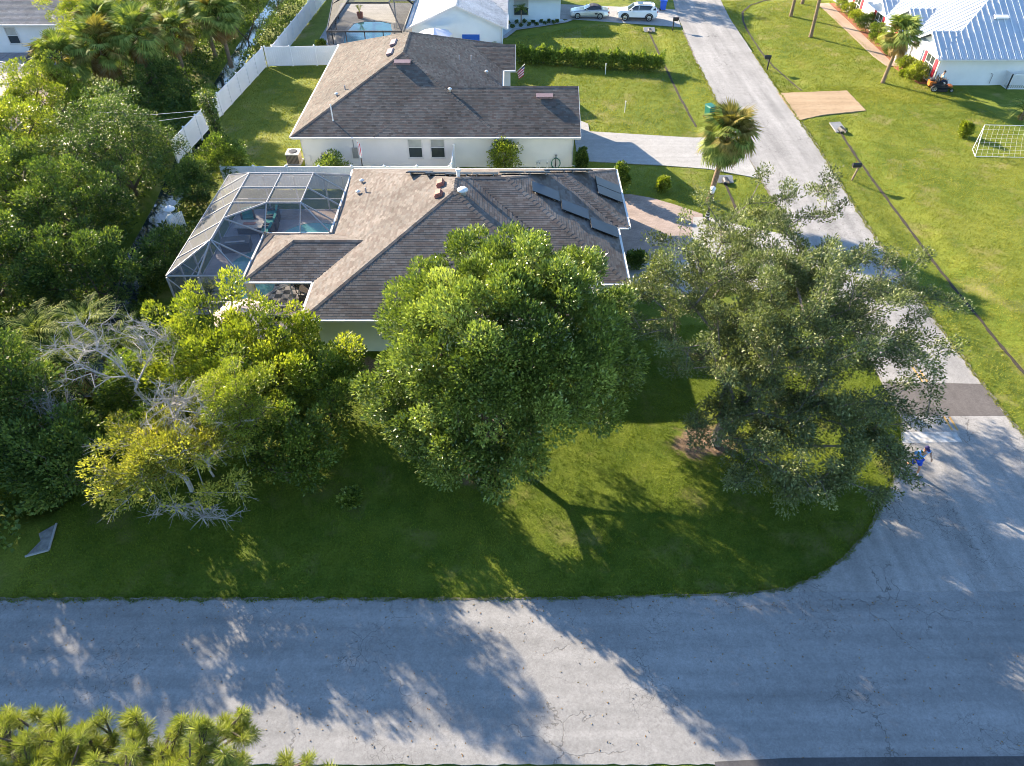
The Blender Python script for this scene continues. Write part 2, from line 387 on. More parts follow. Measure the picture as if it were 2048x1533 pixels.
# ---------------------------------------------------------------- ground, water, roads
CANAL = [(-29.5, 110), (-28.2, 80), (-27.4, 69), (-26.4, 59.6), (-24.6, 46), (-23.7, 37), (-21.8, 26), (-20.9, 21.5), (-20.5, 19.6)]
SW_R = [(26.9, 57.2), (26.6, 52), (26.4, 45), (26.25, 35.3), (26.45, 27.5), (26.9, 20), (27.6, 10)]
SW_R2 = [(34, 95.5), (30.3, 93.8), (28.1, 91.9), (26.6, 89.2), (25.8, 85.5), (25.5, 82), (25.3, 76), (25.4, 71.6), (26.3, 65.4)]
SW_L = [(14.8, 81.5), (14.9, 71.6), (15.0, 64), (15.25, 57.6)]
SW_L2 = [(15.5, 47.9), (15.45, 43.0)]
def seg_dist(X, Y, line):
    d = np.full(np.shape(X), 1e9)
    for (ax, ay), (bx, by) in zip(line[:-1], line[1:]):
        vx, vy = bx - ax, by - ay; t = np.clip(((X - ax) * vx + (Y - ay) * vy) / (vx * vx + vy * vy), 0, 1)
        d = np.minimum(d, np.hypot(X - ax - t * vx, Y - ay - t * vy))
    return d
def hgt(X, Y):
    X = np.asarray(X, float); Y = np.asarray(Y, float)
    z = 0.02 * np.sin(X * .7 + 1) * np.sin(Y * .6) + .012 * np.sin(X * 2.3 + Y * 1.7)
    d = seg_dist(X, Y, CANAL); z = z - 1.1 * np.clip(1 - (d - .5) / 1.3, 0, 1) * (d < 1.8)
    for l, w, dep in ((SW_R, 1.7, .22), (SW_R2, 1.5, .18), (SW_L, 1.4, .2), (SW_L2, 1.3, .18)):
        q = np.clip(1 - (seg_dist(X, Y, l) / w) ** 2, 0, 1); z = z - dep * q
    # swale along the near road verge
    return z
xs = np.concatenate([[-2500, -900, -350, -160, -100, -75], np.arange(-62, 62.01, .5), [75, 100, 160, 350, 900, 2500]])
ys = np.concatenate([[-2500, -900, -300, -80, -20], np.arange(0, 104.01, .5), [115, 150, 300, 900, 2500]])
XX, YY = np.meshgrid(xs, ys); ZZ = hgt(XX, YY)
nx, ny = len(xs), len(ys)
me = bpy.data.meshes.new('ground')
me.vertices.add(nx * ny); me.vertices.foreach_set('co', np.stack([XX, YY, ZZ], -1).reshape(-1).astype(np.float32))
ii = (np.arange(ny - 1)[:, None] * nx + np.arange(nx - 1)[None, :]).reshape(-1)
q = np.stack([ii, ii + 1, ii + nx + 1, ii + nx], 1).astype(np.int32)
me.loops.add(q.size); me.loops.foreach_set('vertex_index', q.reshape(-1)); me.polygons.add(len(q))
me.polygons.foreach_set('loop_start', np.arange(0, q.size, 4, dtype=np.int32)); me.polygons.foreach_set('loop_total', np.full(len(q), 4, np.int32))
me.update(calc_edges=True)
tag(link('ground', me, 'grass', smooth=True), kind='structure')
def ribbon(line, half, z, jitter=0.0, step=1.0, rs=random.Random(1)):
    """strip following a polyline; z(x,y) or constant"""
    pts = []
    for a, b in zip(line[:-1], line[1:]):
        n = max(1, int(math.dist(a, b) / step))
        pts += [(a[0] + (b[0] - a[0]) * i / n, a[1] + (b[1] - a[1]) * i / n) for i in range(n)]
    pts.append(line[-1]); vs = []; fs = []
    for i, p in enumerate(pts):
        a = pts[max(0, i - 1)]; b = pts[min(len(pts) - 1, i + 1)]; d = Vector((b[0] - a[0], b[1] - a[1])).normalized(); nrm = (-d.y, d.x)
        for s in (-1, 1):
            w = half * (1 + rs.uniform(-jitter, jitter)); x, y = p[0] + nrm[0] * s * w, p[1] + nrm[1] * s * w
            vs.append((x, y, z if isinstance(z, (int, float)) else float(z(x, y))))
        if i: fs.append((2 * i - 2, 2 * i - 1, 2 * i + 1, 2 * i))
    return MB().add(vs, fs)
tag(ribbon(CANAL[:-2], .95, -.75).build('canal_water', 'canal_water'), kind='structure')
for l in (SW_R, SW_R2, SW_L, SW_L2):
    tag(ribbon(l, .095, lambda x, y: hgt(x, y) + .03, .35, .45).build('drainage_ditch', 'soil'), kind='structure')
def jag(poly, amp, step=.45, seed=3, keep=lambda p: True):
    rs = random.Random(seed); out = []
    for a, b in zip(poly, poly[1:] + poly[:1]):
        n = max(1, int(math.dist(a, b) / step))
        for i in range(n):
            x = a[0] + (b[0] - a[0]) * i / n; y = a[1] + (b[1] - a[1]) * i / n
            if n > 1: x += rs.uniform(-amp, amp); y += rs.uniform(-amp, amp)
            out.append((x, y))
    return out
def sheet(name, poly, z, mat, th=.05):
    return tag(MB().prism(poly, z - th, z).build(name, mat), kind='structure')
ROAD_NEAR = [(-70, 8.35), (70, 8.3), (70, 14.6), (23.9, 14.62), (10.4, 14.55), (8.75, 14.4), (1.45, 14.2), (-70, 14.15)]
sheet('road', jag(ROAD_NEAR, .03, .27), .045, 'asphalt')
STREET = [(10.4, 14.5), (24.0, 14.5), (60, 14.5), (60, 20), (30, 20.2), (25.6, 20.4), (24.0, 21.6), (23.75, 24), (23.55, 29), (23.45, 42), (23.9, 53), (24.0, 64), (24.2, 75), (24.4, 86), (24.9, 93), (27, 108), (21, 109),
          (18.85, 89.5), (18.05, 71.6), (17.9, 62.3), (18.1, 48.8), (18.5, 36), (18.7, 28), (18.64, 23.8), (18.1, 22.3), (17.15, 20.5), (16.15, 19.1), (14.7, 17.3), (13.2, 15.95), (11.8, 15.1)]
sheet('street', jag(STREET, .03, .27), .053, 'asphalt_street', .055)
sheet('asphalt_patch', [(18.68, 23.88), (23.72, 23.9), (23.66, 26.15), (18.72, 26.3)], .058, 'asphalt_patch', .004)
def marking(name, poly, mat, z=.0585): return sheet(name, poly, z, mat, .004)
marking('stop_line', [(18.0, 22.15), (20.85, 22.2), (20.85, 22.85), (18.25, 22.85)], 'paint_white')
for x in (20.72, 20.98):
    marking('centre_line', [(x - .05, 22.95), (x + .05, 22.95), (x + .05, 23.86), (x - .05, 23.86)], 'paint_yellow')
    marking('centre_line', [(x - .05, 26.3), (x + .05, 26.3), (x + .0, 27.6), (x - .1, 27.6)], 'paint_yellow')
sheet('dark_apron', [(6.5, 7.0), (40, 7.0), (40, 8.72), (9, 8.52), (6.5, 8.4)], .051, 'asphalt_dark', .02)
sheet('driveway', [(5.2, 50.9), (11.1, 50.2), (14.6, 49.6), (18.05, 48.1), (18.0, 55.2), (14.5, 55.0), (6.3, 56.2), (6.3, 57.7), (5.6, 58.4), (5.0, 58.4), (5.0, 50.9)], .06, 'concrete', .05)
sheet('paver_drive', [(6.5, 43.2), (7.2, 45.7), (8.4, 45.75), (9.8, 45.2), (11.2, 44.3), (12.9, 43.0), (12.6, 41.2), (12.3, 34.5), (6.5, 34.5)], .05, 'paver', .04)
sheet('driveway', [(7.0, 37.2), (11, 37.4), (12.2, 42.6), (13.4, 42.5), (15.6, 41.2), (18.35, 40.2), (18.5, 35.2), (14, 34.2), (7.0, 33.6)], .058, 'concrete', .04)
sheet('driveway_apron', jag([(23.8, 64.3), (26.6, 64.55), (30.2, 64.9), (30.3, 60.4), (26.6, 59.6), (23.9, 58.4)], .03), .062, 'concrete_tan', .3)
sheet('driveway', [(5.2, 91.6), (12, 90.6), (18.9, 89.4), (18.4, 83.0), (10.6, 84.9), (6.5, 85.9), (5.2, 85.9)], .06, 'concrete', .04)
sheet('garden_walk', [(36.0, 92), (37.4, 92), (37.35, 85), (37.2, 77), (37.1, 72.6), (38.4, 72.0), (38.4, 70.9), (36.2, 71.2), (35.9, 74), (36.0, 84)], .06, 'concrete_walk', .05)
sheet('mulch_bed', jag([(37.45, 92), (38.8, 92), (38.8, 66.5), (37.4, 66.6), (36.8, 70.9), (37.2, 76), (37.4, 84)], .06), .045, 'mulch', .05)
sheet('pool_deck', [(-18.6, 31.9), (-14.2, 31.9), (-10.1, 31.9), (-10.1, 43.5), (-18.6, 43.5)], .07, 'deck_stone', .06)
sheet('paver_strip', [(-15.6, 42.2), (-10.1, 42.2), (-10.1, 43.4), (-15.6, 43.4)], .076, 'paver', .004)
sheet('patio_pad', [(-15.9, 27.4), (-12.0, 27.4), (-12.0, 31.2), (-15.9, 31.2)], .06, 'deck_stone', .05)
sheet('pool_patio', [(-20.2, 72.2), (-8.0, 72.2), (-8.0, 92), (-20.2, 92)], .06, 'concrete', .04)
sheet('gravel_bed', jag([(-1.0, 79), (0.2, 82.4), (3.4, 83.9), (5.8, 85.3), (5.6, 85.9), (-1.0, 85.9)], .05), .05, 'gravel_white', .04)
tag(ribbon([(-.9, 79.4), (0.3, 82.2), (3.4, 83.6), (5.9, 84.9), (6.6, 85.7)], .28, .07).build('garden_edging', 'coping'), kind='structure')
sheet('patio', [(-60, 55.5), (-40.5, 55.5), (-40.5, 66), (-46, 74.9), (-60, 74.9)], .05, 'paver', .04)

plain('sand', (.17, .155, .125), .95, .35, 4, bmp=.5)
def fringe(line, half, z, seed):
    tag(ribbon(line, half, z, .95, .22, random.Random(seed)).build('verge_sand', 'sand'), kind='structure')
fringe([(-70, 14.16), (1.4, 14.2), (8.75, 14.4), (10.6, 14.62), (11.9, 15.15), (13.25, 16.0), (14.75, 17.35), (16.2, 19.15), (17.2, 20.55), (18.15, 22.35), (18.6, 23.8)], .045, .0565, 4)
fringe([(24.05, 21.6), (23.8, 24), (23.6, 29), (23.5, 42), (23.95, 53), (24.05, 58)], .07, .0572, 5)
fringe([(18.7, 28), (18.5, 36), (18.1, 48), (17.95, 56), (17.9, 62.3), (18.05, 71.6), (18.4, 82)], .07, .0576, 6)
rl = np.random.default_rng(91); nl = 900; lx = rl.uniform(-20, 24, nl); ly = np.where(rl.random(nl) < .7, rl.uniform(8.5, 14.2, nl), 14.15 - np.abs(rl.normal(0, .35, nl)))
tag(link('leaf_litter', quads_mesh('leaf_litter', leaf_quads(rl, np.stack([lx, ly, np.full(nl, .058)], 1), np.stack([rl.normal(size=nl), rl.normal(size=nl), np.zeros(nl)], 1), .075, .04, .1), rl.random(nl)), 'frond_dead'), 'fallen brown leaves scattered over the near road', 'leaf litter', kind='stuff')
def pip(X, Y, poly):
    ins = np.zeros(np.shape(X), bool)
    for (ax, ay), (bx, by) in zip(poly, poly[1:] + poly[:1]):
        if ay == by: continue
        c = ((ay > Y) != (by > Y)) & (X < (bx - ax) * (Y - ay) / (by - ay) + ax); ins ^= c
    return ins
NOT_LAWN = [ROAD_NEAR, STREET, [(-15.6, 49.8), (4.7, 49.8), (4.7, 58), (0, 58), (0, 69.2), (-15.6, 69.2)], [(-10.4, 28.5), (6.6, 28.5), (6.6, 44.2), (-10.4, 44.2)],
            [(-18.7, 31.8), (-10, 31.8), (-10, 43.6), (-18.7, 43.6)], [(5.0, 50.9), (11.1, 50.2), (14.6, 49.6), (18.05, 48.1), (18.0, 55.2), (14.5, 55.0), (6.3, 56.2), (5, 58.4)],
            [(6.5, 34), (18.6, 34), (18.5, 40.3), (15.6, 41.3), (12.9, 43.1), (9.8, 45.3), (6.5, 45.8)], [(23.8, 64.4), (30.3, 65), (30.4, 60.3), (23.8, 58.3)],
            [(36, 92), (38.8, 92), (38.8, 66.3), (37.3, 66.4), (36.6, 71)], [(38.6, 66), (70, 66), (70, 95), (38.6, 95)], [(5.2, 92), (19, 89.6), (18.4, 82.9), (10.6, 84.8), (-.5, 79), (-.5, 92)]]
def lawn_ok(X, Y):
    ok = np.ones(len(X), bool)
    for p in NOT_LAWN: ok &= ~pip(X, Y, p)
    ok &= seg_dist(X, Y, CANAL) > 1.2
    for l in (SW_R, SW_R2, SW_L, SW_L2): ok &= seg_dist(X, Y, l) > .16
    for (cx, cy, rx, ry) in ((8.9, 22.3, 1.6, 1.2), (-1.3, 20.9, 1.7, 1.0), (-6.6, 27.6, 2.0, .8)):
        ok &= ((X - cx) / rx) ** 2 + ((Y - cy) / ry) ** 2 > 1 * np.random.default_rng(5).uniform(.5, 1.3, len(X))
    return ok
def grass(name, label, x0, x1, y0, y1, dens, L, W, seed, mat='grass_blade_dry'):
    rng = np.random.default_rng(seed); n = int((x1 - x0) * (y1 - y0) * dens)
    X = rng.uniform(x0, x1, n); Y = rng.uniform(y0, y1, n)
    tuft = np.sin(X * 3.1 + np.sin(Y * 2.3) * 1.7) * np.sin(Y * 3.7 + np.sin(X * 1.9) * 2.1)
    ok = lawn_ok(X, Y) & (tuft + rng.uniform(-1, 1, n) > -.75); X, Y = X[ok], Y[ok]; n = len(X)
    P = np.stack([X, Y, hgt(X, Y) - .005], 1); a = rng.uniform(0, 2 * pi, n)
    S = np.stack([np.cos(a), np.sin(a), np.zeros(n)], 1) * (W * rng.uniform(.6, 1.4, n))[:, None]
    lean = np.stack([rng.normal(0, .6, n), rng.normal(0, .6, n), np.ones(n)], 1) * (L * rng.uniform(.5, 1.3, n))[:, None]
    V = np.stack([P - S, P + S, P + lean], 1)
    patch = .5 + .28 * np.sin(X * .35 + 2) * np.sin(Y * .5) + .15 * np.sin(X * 1.3 + Y * .9)
    o = link(name, quads_mesh(name, V, np.clip(patch + rng.normal(0, .22, n), 0, 1), 3), mat)
    return tag(o, label, 'grass', kind='stuff')
grass('lawn_grass', 'short green grass of the corner lawn below the two big trees', -19.2, 19, 13.95, 31, 340, .085, .014, 1, 'grass_blade')
grass('lawn_grass', 'sunlit grass on the right of the side street with the goal', 23.5, 41, 20, 66, 120, .11, .021, 2)
grass('lawn_grass', 'fenced back lawn beside the grey roofed house', -24, -15.5, 44, 71, 100, .11, .022, 3)
grass('lawn_grass', 'front lawn between the two driveways and around the cabbage palm', 4.9, 18.2, 43, 56, 130, .10, .019, 4)
grass('lawn_grass', 'front lawns on both sides of the leafy hedge', .3, 18.4, 56, 84, 85, .12, .026, 5)
grass('lawn_grass', 'front lawn with palm trunks before the metal roofed house', 24, 39, 62, 93, 75, .12, .028, 6)

def edge_grass(line, n, seed, mat, L=.075, W=.015):
    rng = np.random.default_rng(seed); seg = [math.dist(a, b) for a, b in zip(line[:-1], line[1:])]; t = rng.choice(len(seg), n, p=np.array(seg) / sum(seg)); f = rng.random(n)
    A = np.array(line)[t]; B = np.array(line)[t + 1]; D = unit(B - A); P2 = A + (B - A) * f[:, None]; along = P2[:, 0] * 1.0 + P2[:, 1] * 1.3
    off = .05 * np.sin(along * 2.7) + .04 * np.sin(along * 7.1 + 1) + rng.normal(0, .05, n); P2 = P2 + np.stack([-D[:, 1], D[:, 0]], 1) * off[:, None]
    P = np.stack([P2[:, 0], P2[:, 1], np.full(n, .04)], 1); a = rng.uniform(0, 2 * pi, n); S = np.stack([np.cos(a), np.sin(a), 0 * a], 1) * W; lean = np.stack([rng.normal(0, .8, n), rng.normal(0, .8, n), np.ones(n)], 1) * (L * rng.uniform(.4, 1.2, n))[:, None]
    tag(link('verge_grass', quads_mesh('verge_grass', np.stack([P - S, P + S, P + lean], 1), np.clip(rng.normal(.5, .25, n), 0, 1), 3), mat), 'ragged grass creeping over the edge of the paving', 'grass', kind='stuff')
edge_grass([(-22, 14.17), (1.4, 14.22), (8.75, 14.42), (10.5, 14.6), (11.8, 15.1), (13.2, 15.95), (14.7, 17.3), (16.15, 19.1), (17.15, 20.5), (18.1, 22.3), (18.6, 23.8)], 11000, 41, 'grass_blade')
edge_grass([(24.0, 21.6), (23.75, 24), (23.55, 29), (23.45, 42), (23.9, 53), (24.0, 64), (24.2, 75)], 7000, 42, 'grass_blade_dry', .09, .02)
edge_grass([(18.05, 71.6), (17.9, 62.3), (18.0, 55.3)], 2500, 43, 'grass_blade_dry', .09, .02)

# ---------------------------------------------------------------- roofs
def clip_poly(poly, conv):
    """Sutherland-Hodgman, conv is ccw convex"""
    out = poly
    for (ax, ay), (bx, by) in zip(conv, conv[1:] + conv[:1]):
        inp = out; out = []
        if not inp: break
        side = lambda p: (bx - ax) * (p[1] - ay) - (by - ay) * (p[0] - ax)
        for i, p in enumerate(inp):
            q = inp[i - 1]; sp, sq = side(p), side(q)
            if (sp >= 0) != (sq >= 0):
                t = sq / (sq - sp); out.append((q[0] + (p[0] - q[0]) * t, q[1] + (p[1] - q[1]) * t))
            if sp >= 0: out.append(p)
    return out
class Wing:
    """pitched roof over a rectangle; gable = set of sides that end in a gable ('W','E','S','N')"""
    def __init__(s, x0, x1, y0, y1, E, sl, gable='', axis=None):
        s.x0, s.x1, s.y0, s.y1, s.E, s.sl, s.g = x0, x1, y0, y1, E, sl, gable
        s.axis = axis or ('x' if (x1 - x0) >= (y1 - y0) else 'y')
        s.faces = []; s.ridges = []
        hw = ((y1 - y0) if s.axis == 'x' else (x1 - x0)) / 2; s.hw = hw; zt = E + sl * hw
        if s.axis == 'x':
            cy = (y0 + y1) / 2; a = Vector((x0 + (0 if 'W' in gable else hw), cy, zt)); b = Vector((x1 - (0 if 'E' in gable else hw), cy, zt))
            s.faces.append(('S', [Vector((x0, y0, E)), Vector((x1, y0, E)), b, a])); s.faces.append(('N', [Vector((x1, y1, E)), Vector((x0, y1, E)), a, b]))
            if 'W' not in gable: s.faces.append(('W', [Vector((x0, y1, E)), Vector((x0, y0, E)), a])); s.ridges += [(Vector((x0, y0, E)), a), (Vector((x0, y1, E)), a)]
            if 'E' not in gable: s.faces.append(('E', [Vector((x1, y0, E)), Vector((x1, y1, E)), b])); s.ridges += [(Vector((x1, y0, E)), b), (Vector((x1, y1, E)), b)]
        else:
            cx = (x0 + x1) / 2; a = Vector((cx, y0 + (0 if 'S' in gable else hw), zt)); b = Vector((cx, y1 - (0 if 'N' in gable else hw), zt))
            s.faces.append(('E', [Vector((x1, y0, E)), Vector((x1, y1, E)), b, a])); s.faces.append(('W', [Vector((x0, y1, E)), Vector((x0, y0, E)), a, b]))
            if 'S' not in gable: s.faces.append(('S', [Vector((x0, y0, E)), Vector((x1, y0, E)), a])); s.ridges += [(Vector((x0, y0, E)), a), (Vector((x1, y0, E)), a)]
            if 'N' not in gable: s.faces.append(('N', [Vector((x1, y1, E)), Vector((x0, y1, E)), b])); s.ridges += [(Vector((x0, y1, E)), b), (Vector((x1, y1, E)), b)]
        if (a - b).length > .05: s.ridges.append((a, b))
    def h(s, x, y):
        if not (s.x0 - 1e-6 <= x <= s.x1 + 1e-6 and s.y0 - 1e-6 <= y <= s.y1 + 1e-6): return -9
        d = []
        if s.axis == 'x':
            d += [y - s.y0, s.y1 - y]
            if 'W' not in s.g: d.append(x - s.x0)
            if 'E' not in s.g: d.append(s.x1 - x)
        else:
            d += [x - s.x0, s.x1 - x]
            if 'S' not in s.g: d.append(y - s.y0)
            if 'N' not in s.g: d.append(s.y1 - y)
        return s.E + s.sl * min(d)
def build_roof(root, wings, mat, single=None, tw=.30, te=.15, tabs=True, seed=1, skip=lambda p: False):
    """roof planes, shingle tabs (300 of them single objects) and ridge caps, all under root"""
    rs = random.Random(seed); base = MB(); many = MB(); cand = []
    for wi, w in enumerate(wings):
        for side, poly in w.faces:
            n = (poly[1] - poly[0]).cross(poly[2] - poly[0]).normalized()
            base.add([p - n * .012 for p in poly], [tuple(range(len(poly)))], .5)
            u = (poly[1] - poly[0]).normalized(); v = n.cross(u); o = poly[0]
            p2 = [((p - o).dot(u), (p - o).dot(v)) for p in poly]
            if not tabs: continue
            um = max(p[0] for p in p2); vm = max(p[1] for p in p2)
            for k in range(int(vm / te) + 1):
                v0 = k * te; off = (k % 2) * tw / 2 + rs.uniform(-.05, .05); i = -1
                while True:
                    uu = i * tw + off; i += 1
                    if uu > um: break
                    quad = [(uu + .004, v0), (uu + tw - .004, v0), (uu + tw - .004, v0 + te), (uu + .004, v0 + te)]
                    cp = clip_poly(quad, p2)
                    if len(cp) < 3: continue
                    cx = sum(p[0] for p in cp) / len(cp); cy = sum(p[1] for p in cp) / len(cp)
                    c = o + u * cx + v * cy
                    if any(x.h(c.x, c.y) > c.z + .006 for j, x in enumerate(wings) if j != wi) or skip(c): continue
                    full = len(cp) == 4 and all(abs(a[0] - b[0]) + abs(a[1] - b[1]) < 1e-6 for a, b in zip(sorted(cp), sorted(quad)))
                    rn = rs.uniform(.02, 1.0)
                    if full and single and single(c): cand.append(((c - cam.location).length, o + u * uu + v * v0, u, v, n, rn, wi)); continue
                    emit_tab(many, o, u, v, n, cp, v0, te, rn)
    cand.sort(key=lambda t: t[0])
    for t in cand[300:]:
        emit_tab(many, t[1], t[2], t[3], t[4], [(.004, 0), (tw - .004, 0), (tw - .004, te), (.004, te)], 0, te, t[5])
    roof = base.build('roof', mat, root, True)
    if tabs:
        sh = many.build('shingle_field', mat, roof, True); sh['kind'] = 'stuff'
        proto = {}
        for d, p, u, v, n, rn, wi in cand[:300]:
            key = tuple(round(x, 3) for x in (*u, *v))
            if key not in proto:
                m_ = MB(); emit_tab(m_, Vector(), Vector((1, 0, 0)), Vector((0, 1, 0)), Vector((0, 0, 1)), [(.004, 0), (tw - .004, 0), (tw - .004, te), (.004, te)], 0, te, .01)
                proto[key] = m_.mesh('shingle'); proto[key].materials.append(MATS[mat])
            ob = bpy.data.objects.new('shingle', proto[key]); C.objects.link(ob); ob.parent = roof
            mw = Matrix((u, v, n)).transposed().to_4x4(); mw.translation = p - root.location; ob.matrix_local = mw
    for wi, w in enumerate(wings):
        for a, b in w.ridges:
            L = (b - a).length; nseg = max(1, int(L / .28)); cap = MB(); d = (b - a).normalized()
            side = Vector((-d.y, d.x, 0)).normalized(); ang = w.sl * (.72 if abs(d.z) > .02 else 1.0); any_ = False
            for i in range(nseg):
                p = a + d * (L * i / nseg); q = a + d * (L * (i + 1) / nseg + .03); m = (p + q) / 2
                if any(x.h(m.x, m.y) > m.z + .02 for j, x in enumerate(wings) if j != wi) or skip(m): continue
                any_ = True; k0, k1 = .022, .012; dz = Vector((0, 0, 1)); e = .15
                cap.add([p + dz * k0, p + side * e - dz * (e * ang - k0), p - side * e - dz * (e * ang - k0), q + dz * k1, q + side * e - dz * (e * ang - k1), q - side * e - dz * (e * ang - k1)],
                        [(0, 3, 4, 1), (0, 2, 5, 3), (0, 1, 2)], rs.uniform(.02, 1))
            if any_: cap.build('ridge_cap', mat, roof, True)
    return roof
def emit_tab(mb, o, u, v, n, cp, v0, te, rn):
    lift = lambda p: .007 - .005 * (p[1] - v0) / te
    vs = [o + u * p[0] + v * p[1] + n * lift(p) for p in cp]; k = len(cp); fs = [tuple(range(k))]
    low = [i for i, p in enumerate(cp) if p[1] < v0 + 1e-4]
    if len(low) == 2:
        i, j = low; vs += [vs[i] - n * .008, vs[j] - n * .008]; fs.append((i, k, k + 1, j))
    mb.add(vs, fs, rn)
def eaves(root, pts, E, mat='trim_white', closed=True, gutter=True):
    """fascia board with a gutter lip along each straight run"""
    n = len(pts); area = sum(pts[i][0] * pts[(i + 1) % n][1] - pts[(i + 1) % n][0] * pts[i][1] for i in range(n)) if closed else 1
    for i in range(n if closed else n - 1):
        a, b = Vector((*pts[i], 0)), Vector((*pts[(i + 1) % n], 0)); d = (b - a).normalized(); out = Vector((d.y, -d.x, 0)) * (1 if area > 0 else -1)
        m = MB(); a2 = a - d * .0; o1 = out * .012
        m.bar(a + o1 * 1 + Vector((0, 0, E - .10)), b + o1 + Vector((0, 0, E - .10)), .03, .17)
        if gutter: m.bar(a + out * .085 + Vector((0, 0, E - .075)), b + out * .085 + Vector((0, 0, E - .075)), .11, .10)
        m.build('fascia', mat, root, True)
def walls(root, pts, z1, mat, th=.2, names='wall', skip=()):
    n = len(pts)
    for i in range(n):
        if i in skip: continue
        a, b = pts[i], pts[(i + 1) % n]; d = Vector((b[0] - a[0], b[1] - a[1])).normalized(); nn = Vector((-d.y, d.x)) * th
        e = Vector((d.x, d.y)) * (th - .004)
        MB().prism([(a[0], a[1]), (b[0] - e.x, b[1] - e.y), (b[0] - e.x + nn.x, b[1] - e.y + nn.y), (a[0] + nn.x, a[1] + nn.y)], 0, z1).build(names, mat, root, True)
def window(root, c, w, h, axis, mat='trim_white', glass='window_glass', blind=True, sash=1, out=-1):
    """window on a wall; axis 'x' = wall runs along x (facing out along y), 'y' = wall along y"""
    def P(a, d, z): return (c[0] + a, c[1] + d * out, c[2] + z) if axis == 'x' else (c[0] + d * out, c[1] + a, c[2] + z)
    def bx(m, a0, a1, d0, d1, z0, z1):
        p, q = P(a0, d0, z0), P(a1, d1, z1); return m.box(tuple(min(i, j) for i, j in zip(p, q)), tuple(max(i, j) for i, j in zip(p, q)))
    fr = MB(); t = .07
    bx(fr, -w / 2 - t, w / 2 + t, 0, .06, -t, -.001); bx(fr, -w / 2 - t, w / 2 + t, 0, .06, h + .001, h + t)
    bx(fr, -w / 2 - t, -w / 2, 0, .058, 0, h); bx(fr, w / 2, w / 2 + t, 0, .058, 0, h)
    bx(fr, -w / 2, w / 2, 0, .05, h / 2 - .03, h / 2 + .03)
    wn_ = fr.build('window', mat, root, True)
    g = MB(); bx(g, -w / 2, w / 2, .005, .02, 0, h / 2 - .03); g.build('pane', glass, wn_, True)
    g = MB(); bx(g, -w / 2, w / 2, .005, .02, h / 2 + .03, h); g.build('pane', 'blind_glass' if blind else glass, wn_, True)
    s = MB(); bx(s, -w / 2 - t - .04, w / 2 + t + .04, 0, .10, -t - .06, -t - .004); s.build('sill', mat, wn_, True)
    return wn_
def roof_vent(root, p, kind, sl=.42, down=(0, -1)):
    """small fittings on roof slopes"""
    x, y, z = p; m = MB()
    if kind == 'box':      # slant-back box vent with a little cowl
        d = Vector((down[0], down[1], -sl)).normalized(); s = Vector((-down[1], down[0], 0)); n = s.cross(d); n = n if n.z > 0 else -n
        c = Vector(p) + n * .11
        for k, (l, w_, hh) in enumerate(((.46, .5, .20), (.34, .56, .1))):
            cc = c + n * (.12 * k) - d * .02 * k
            vs = [cc + d * (l * a) + s * (w_ / 2 * b) + n * (hh / 2 * e) for a, b, e in ((-.5, -1, -1), (.5, -1, -1), (.5, 1, -1), (-.5, 1, -1), (-.5, -.9, .6), (.4, -.9, 1), (.4, .9, 1), (-.5, .9, .6))]
            m.add(vs, [(0, 3, 2, 1), (4, 5, 6, 7), (0, 1, 5, 4), (1, 2, 6, 5), (2, 3, 7, 6), (3, 0, 4, 7)])
        return m.build('roof_vent', 'clay_vent', root, True)
    if kind == 'ridge':    # long low off-ridge vent
        s = Vector((-down[1], down[0], 0)); d = Vector((down[0], down[1], -sl)).normalized(); n = s.cross(d); n = n if n.z > 0 else -n
        c = Vector(p) + n * .12
        vs = [c + s * (.62 * a) + d * (.24 * b) + n * (.10 * e) for a, b, e in ((-1, -1, -1), (1, -1, -1), (1, 1, -1), (-1, 1, -1), (-1, -.8, .2), (1, -.8, .2), (1, 1, 1), (-1, 1, 1))]
        m.add(vs, [(0, 3, 2, 1), (4, 5, 6, 7), (0, 1, 5, 4), (1, 2, 6, 5), (2, 3, 7, 6), (3, 0, 4, 7)])
        return m
    if kind == 'mush': m.lathe([(.16, -.1), (.16, .22), (.30, .24), (.31, .30), (.22, .38), (.05, .42)], p, 14); return m.build('roof_vent', 'vent_white', root, True, True)
    if kind == 'cap': m.lathe([(.07, -.06), (.07, .14), (.15, .15), (.15, .2), (.04, .27)], p, 12); return m.build('roof_vent', 'vent_white', root, True, True)
    if kind == 'pipe': m.lathe([(.09, -.06), (.05, .03), (.05, .34), (.04, .35)], p, 10); return m.build('vent_pipe', 'vent_grey', root, True)

# ---------------------------------------------------------------- house 1: brown shingled hip-roof house with pool cage
E1, S1 = 2.6, .42
h1 = thing('corner_house', 'tan and brown shingled hip roof house with solar panels behind the dense tree', 'house', (-3, 36, 0))
wM = Wing(-10.55, 4.15, 28.2, 44.4, E1, S1); wD = Wing(-9.0, 6.2, 31.3, 44.385, E1, S1, axis='x'); wF = Wing(-3.0, 6.9, 37.0, 44.37, E1, S1, axis='x')
wL = Wing(-14.4, -4.0, 31.5, 36.3, E1, S1, axis='x')
inpix = lambda c: c.x < -4.6 and c.y < 36 and (c - Vector((-7, 30, 4))).length < 9
r1 = build_roof(h1, [wM, wD, wF, wL], 'shingle_tan', inpix, seed=4)
O1 = [(-10.55, 28.2), (4.15, 28.2), (4.15, 31.3), (6.2, 31.3), (6.2, 37), (6.9, 37), (6.9, 44.4), (-10.55, 44.4), (-10.55, 36.3), (-14.4, 36.3), (-14.4, 31.5), (-10.55, 31.5)]
eaves(h1, O1, E1)
W1 = [(-10.0, 28.75), (3.6, 28.75), (3.6, 31.85), (5.7, 31.85), (5.7, 37.5), (6.4, 37.5), (6.4, 43.9), (-10.0, 43.9)]
walls(h1, W1, 2.52, 'wall_green')
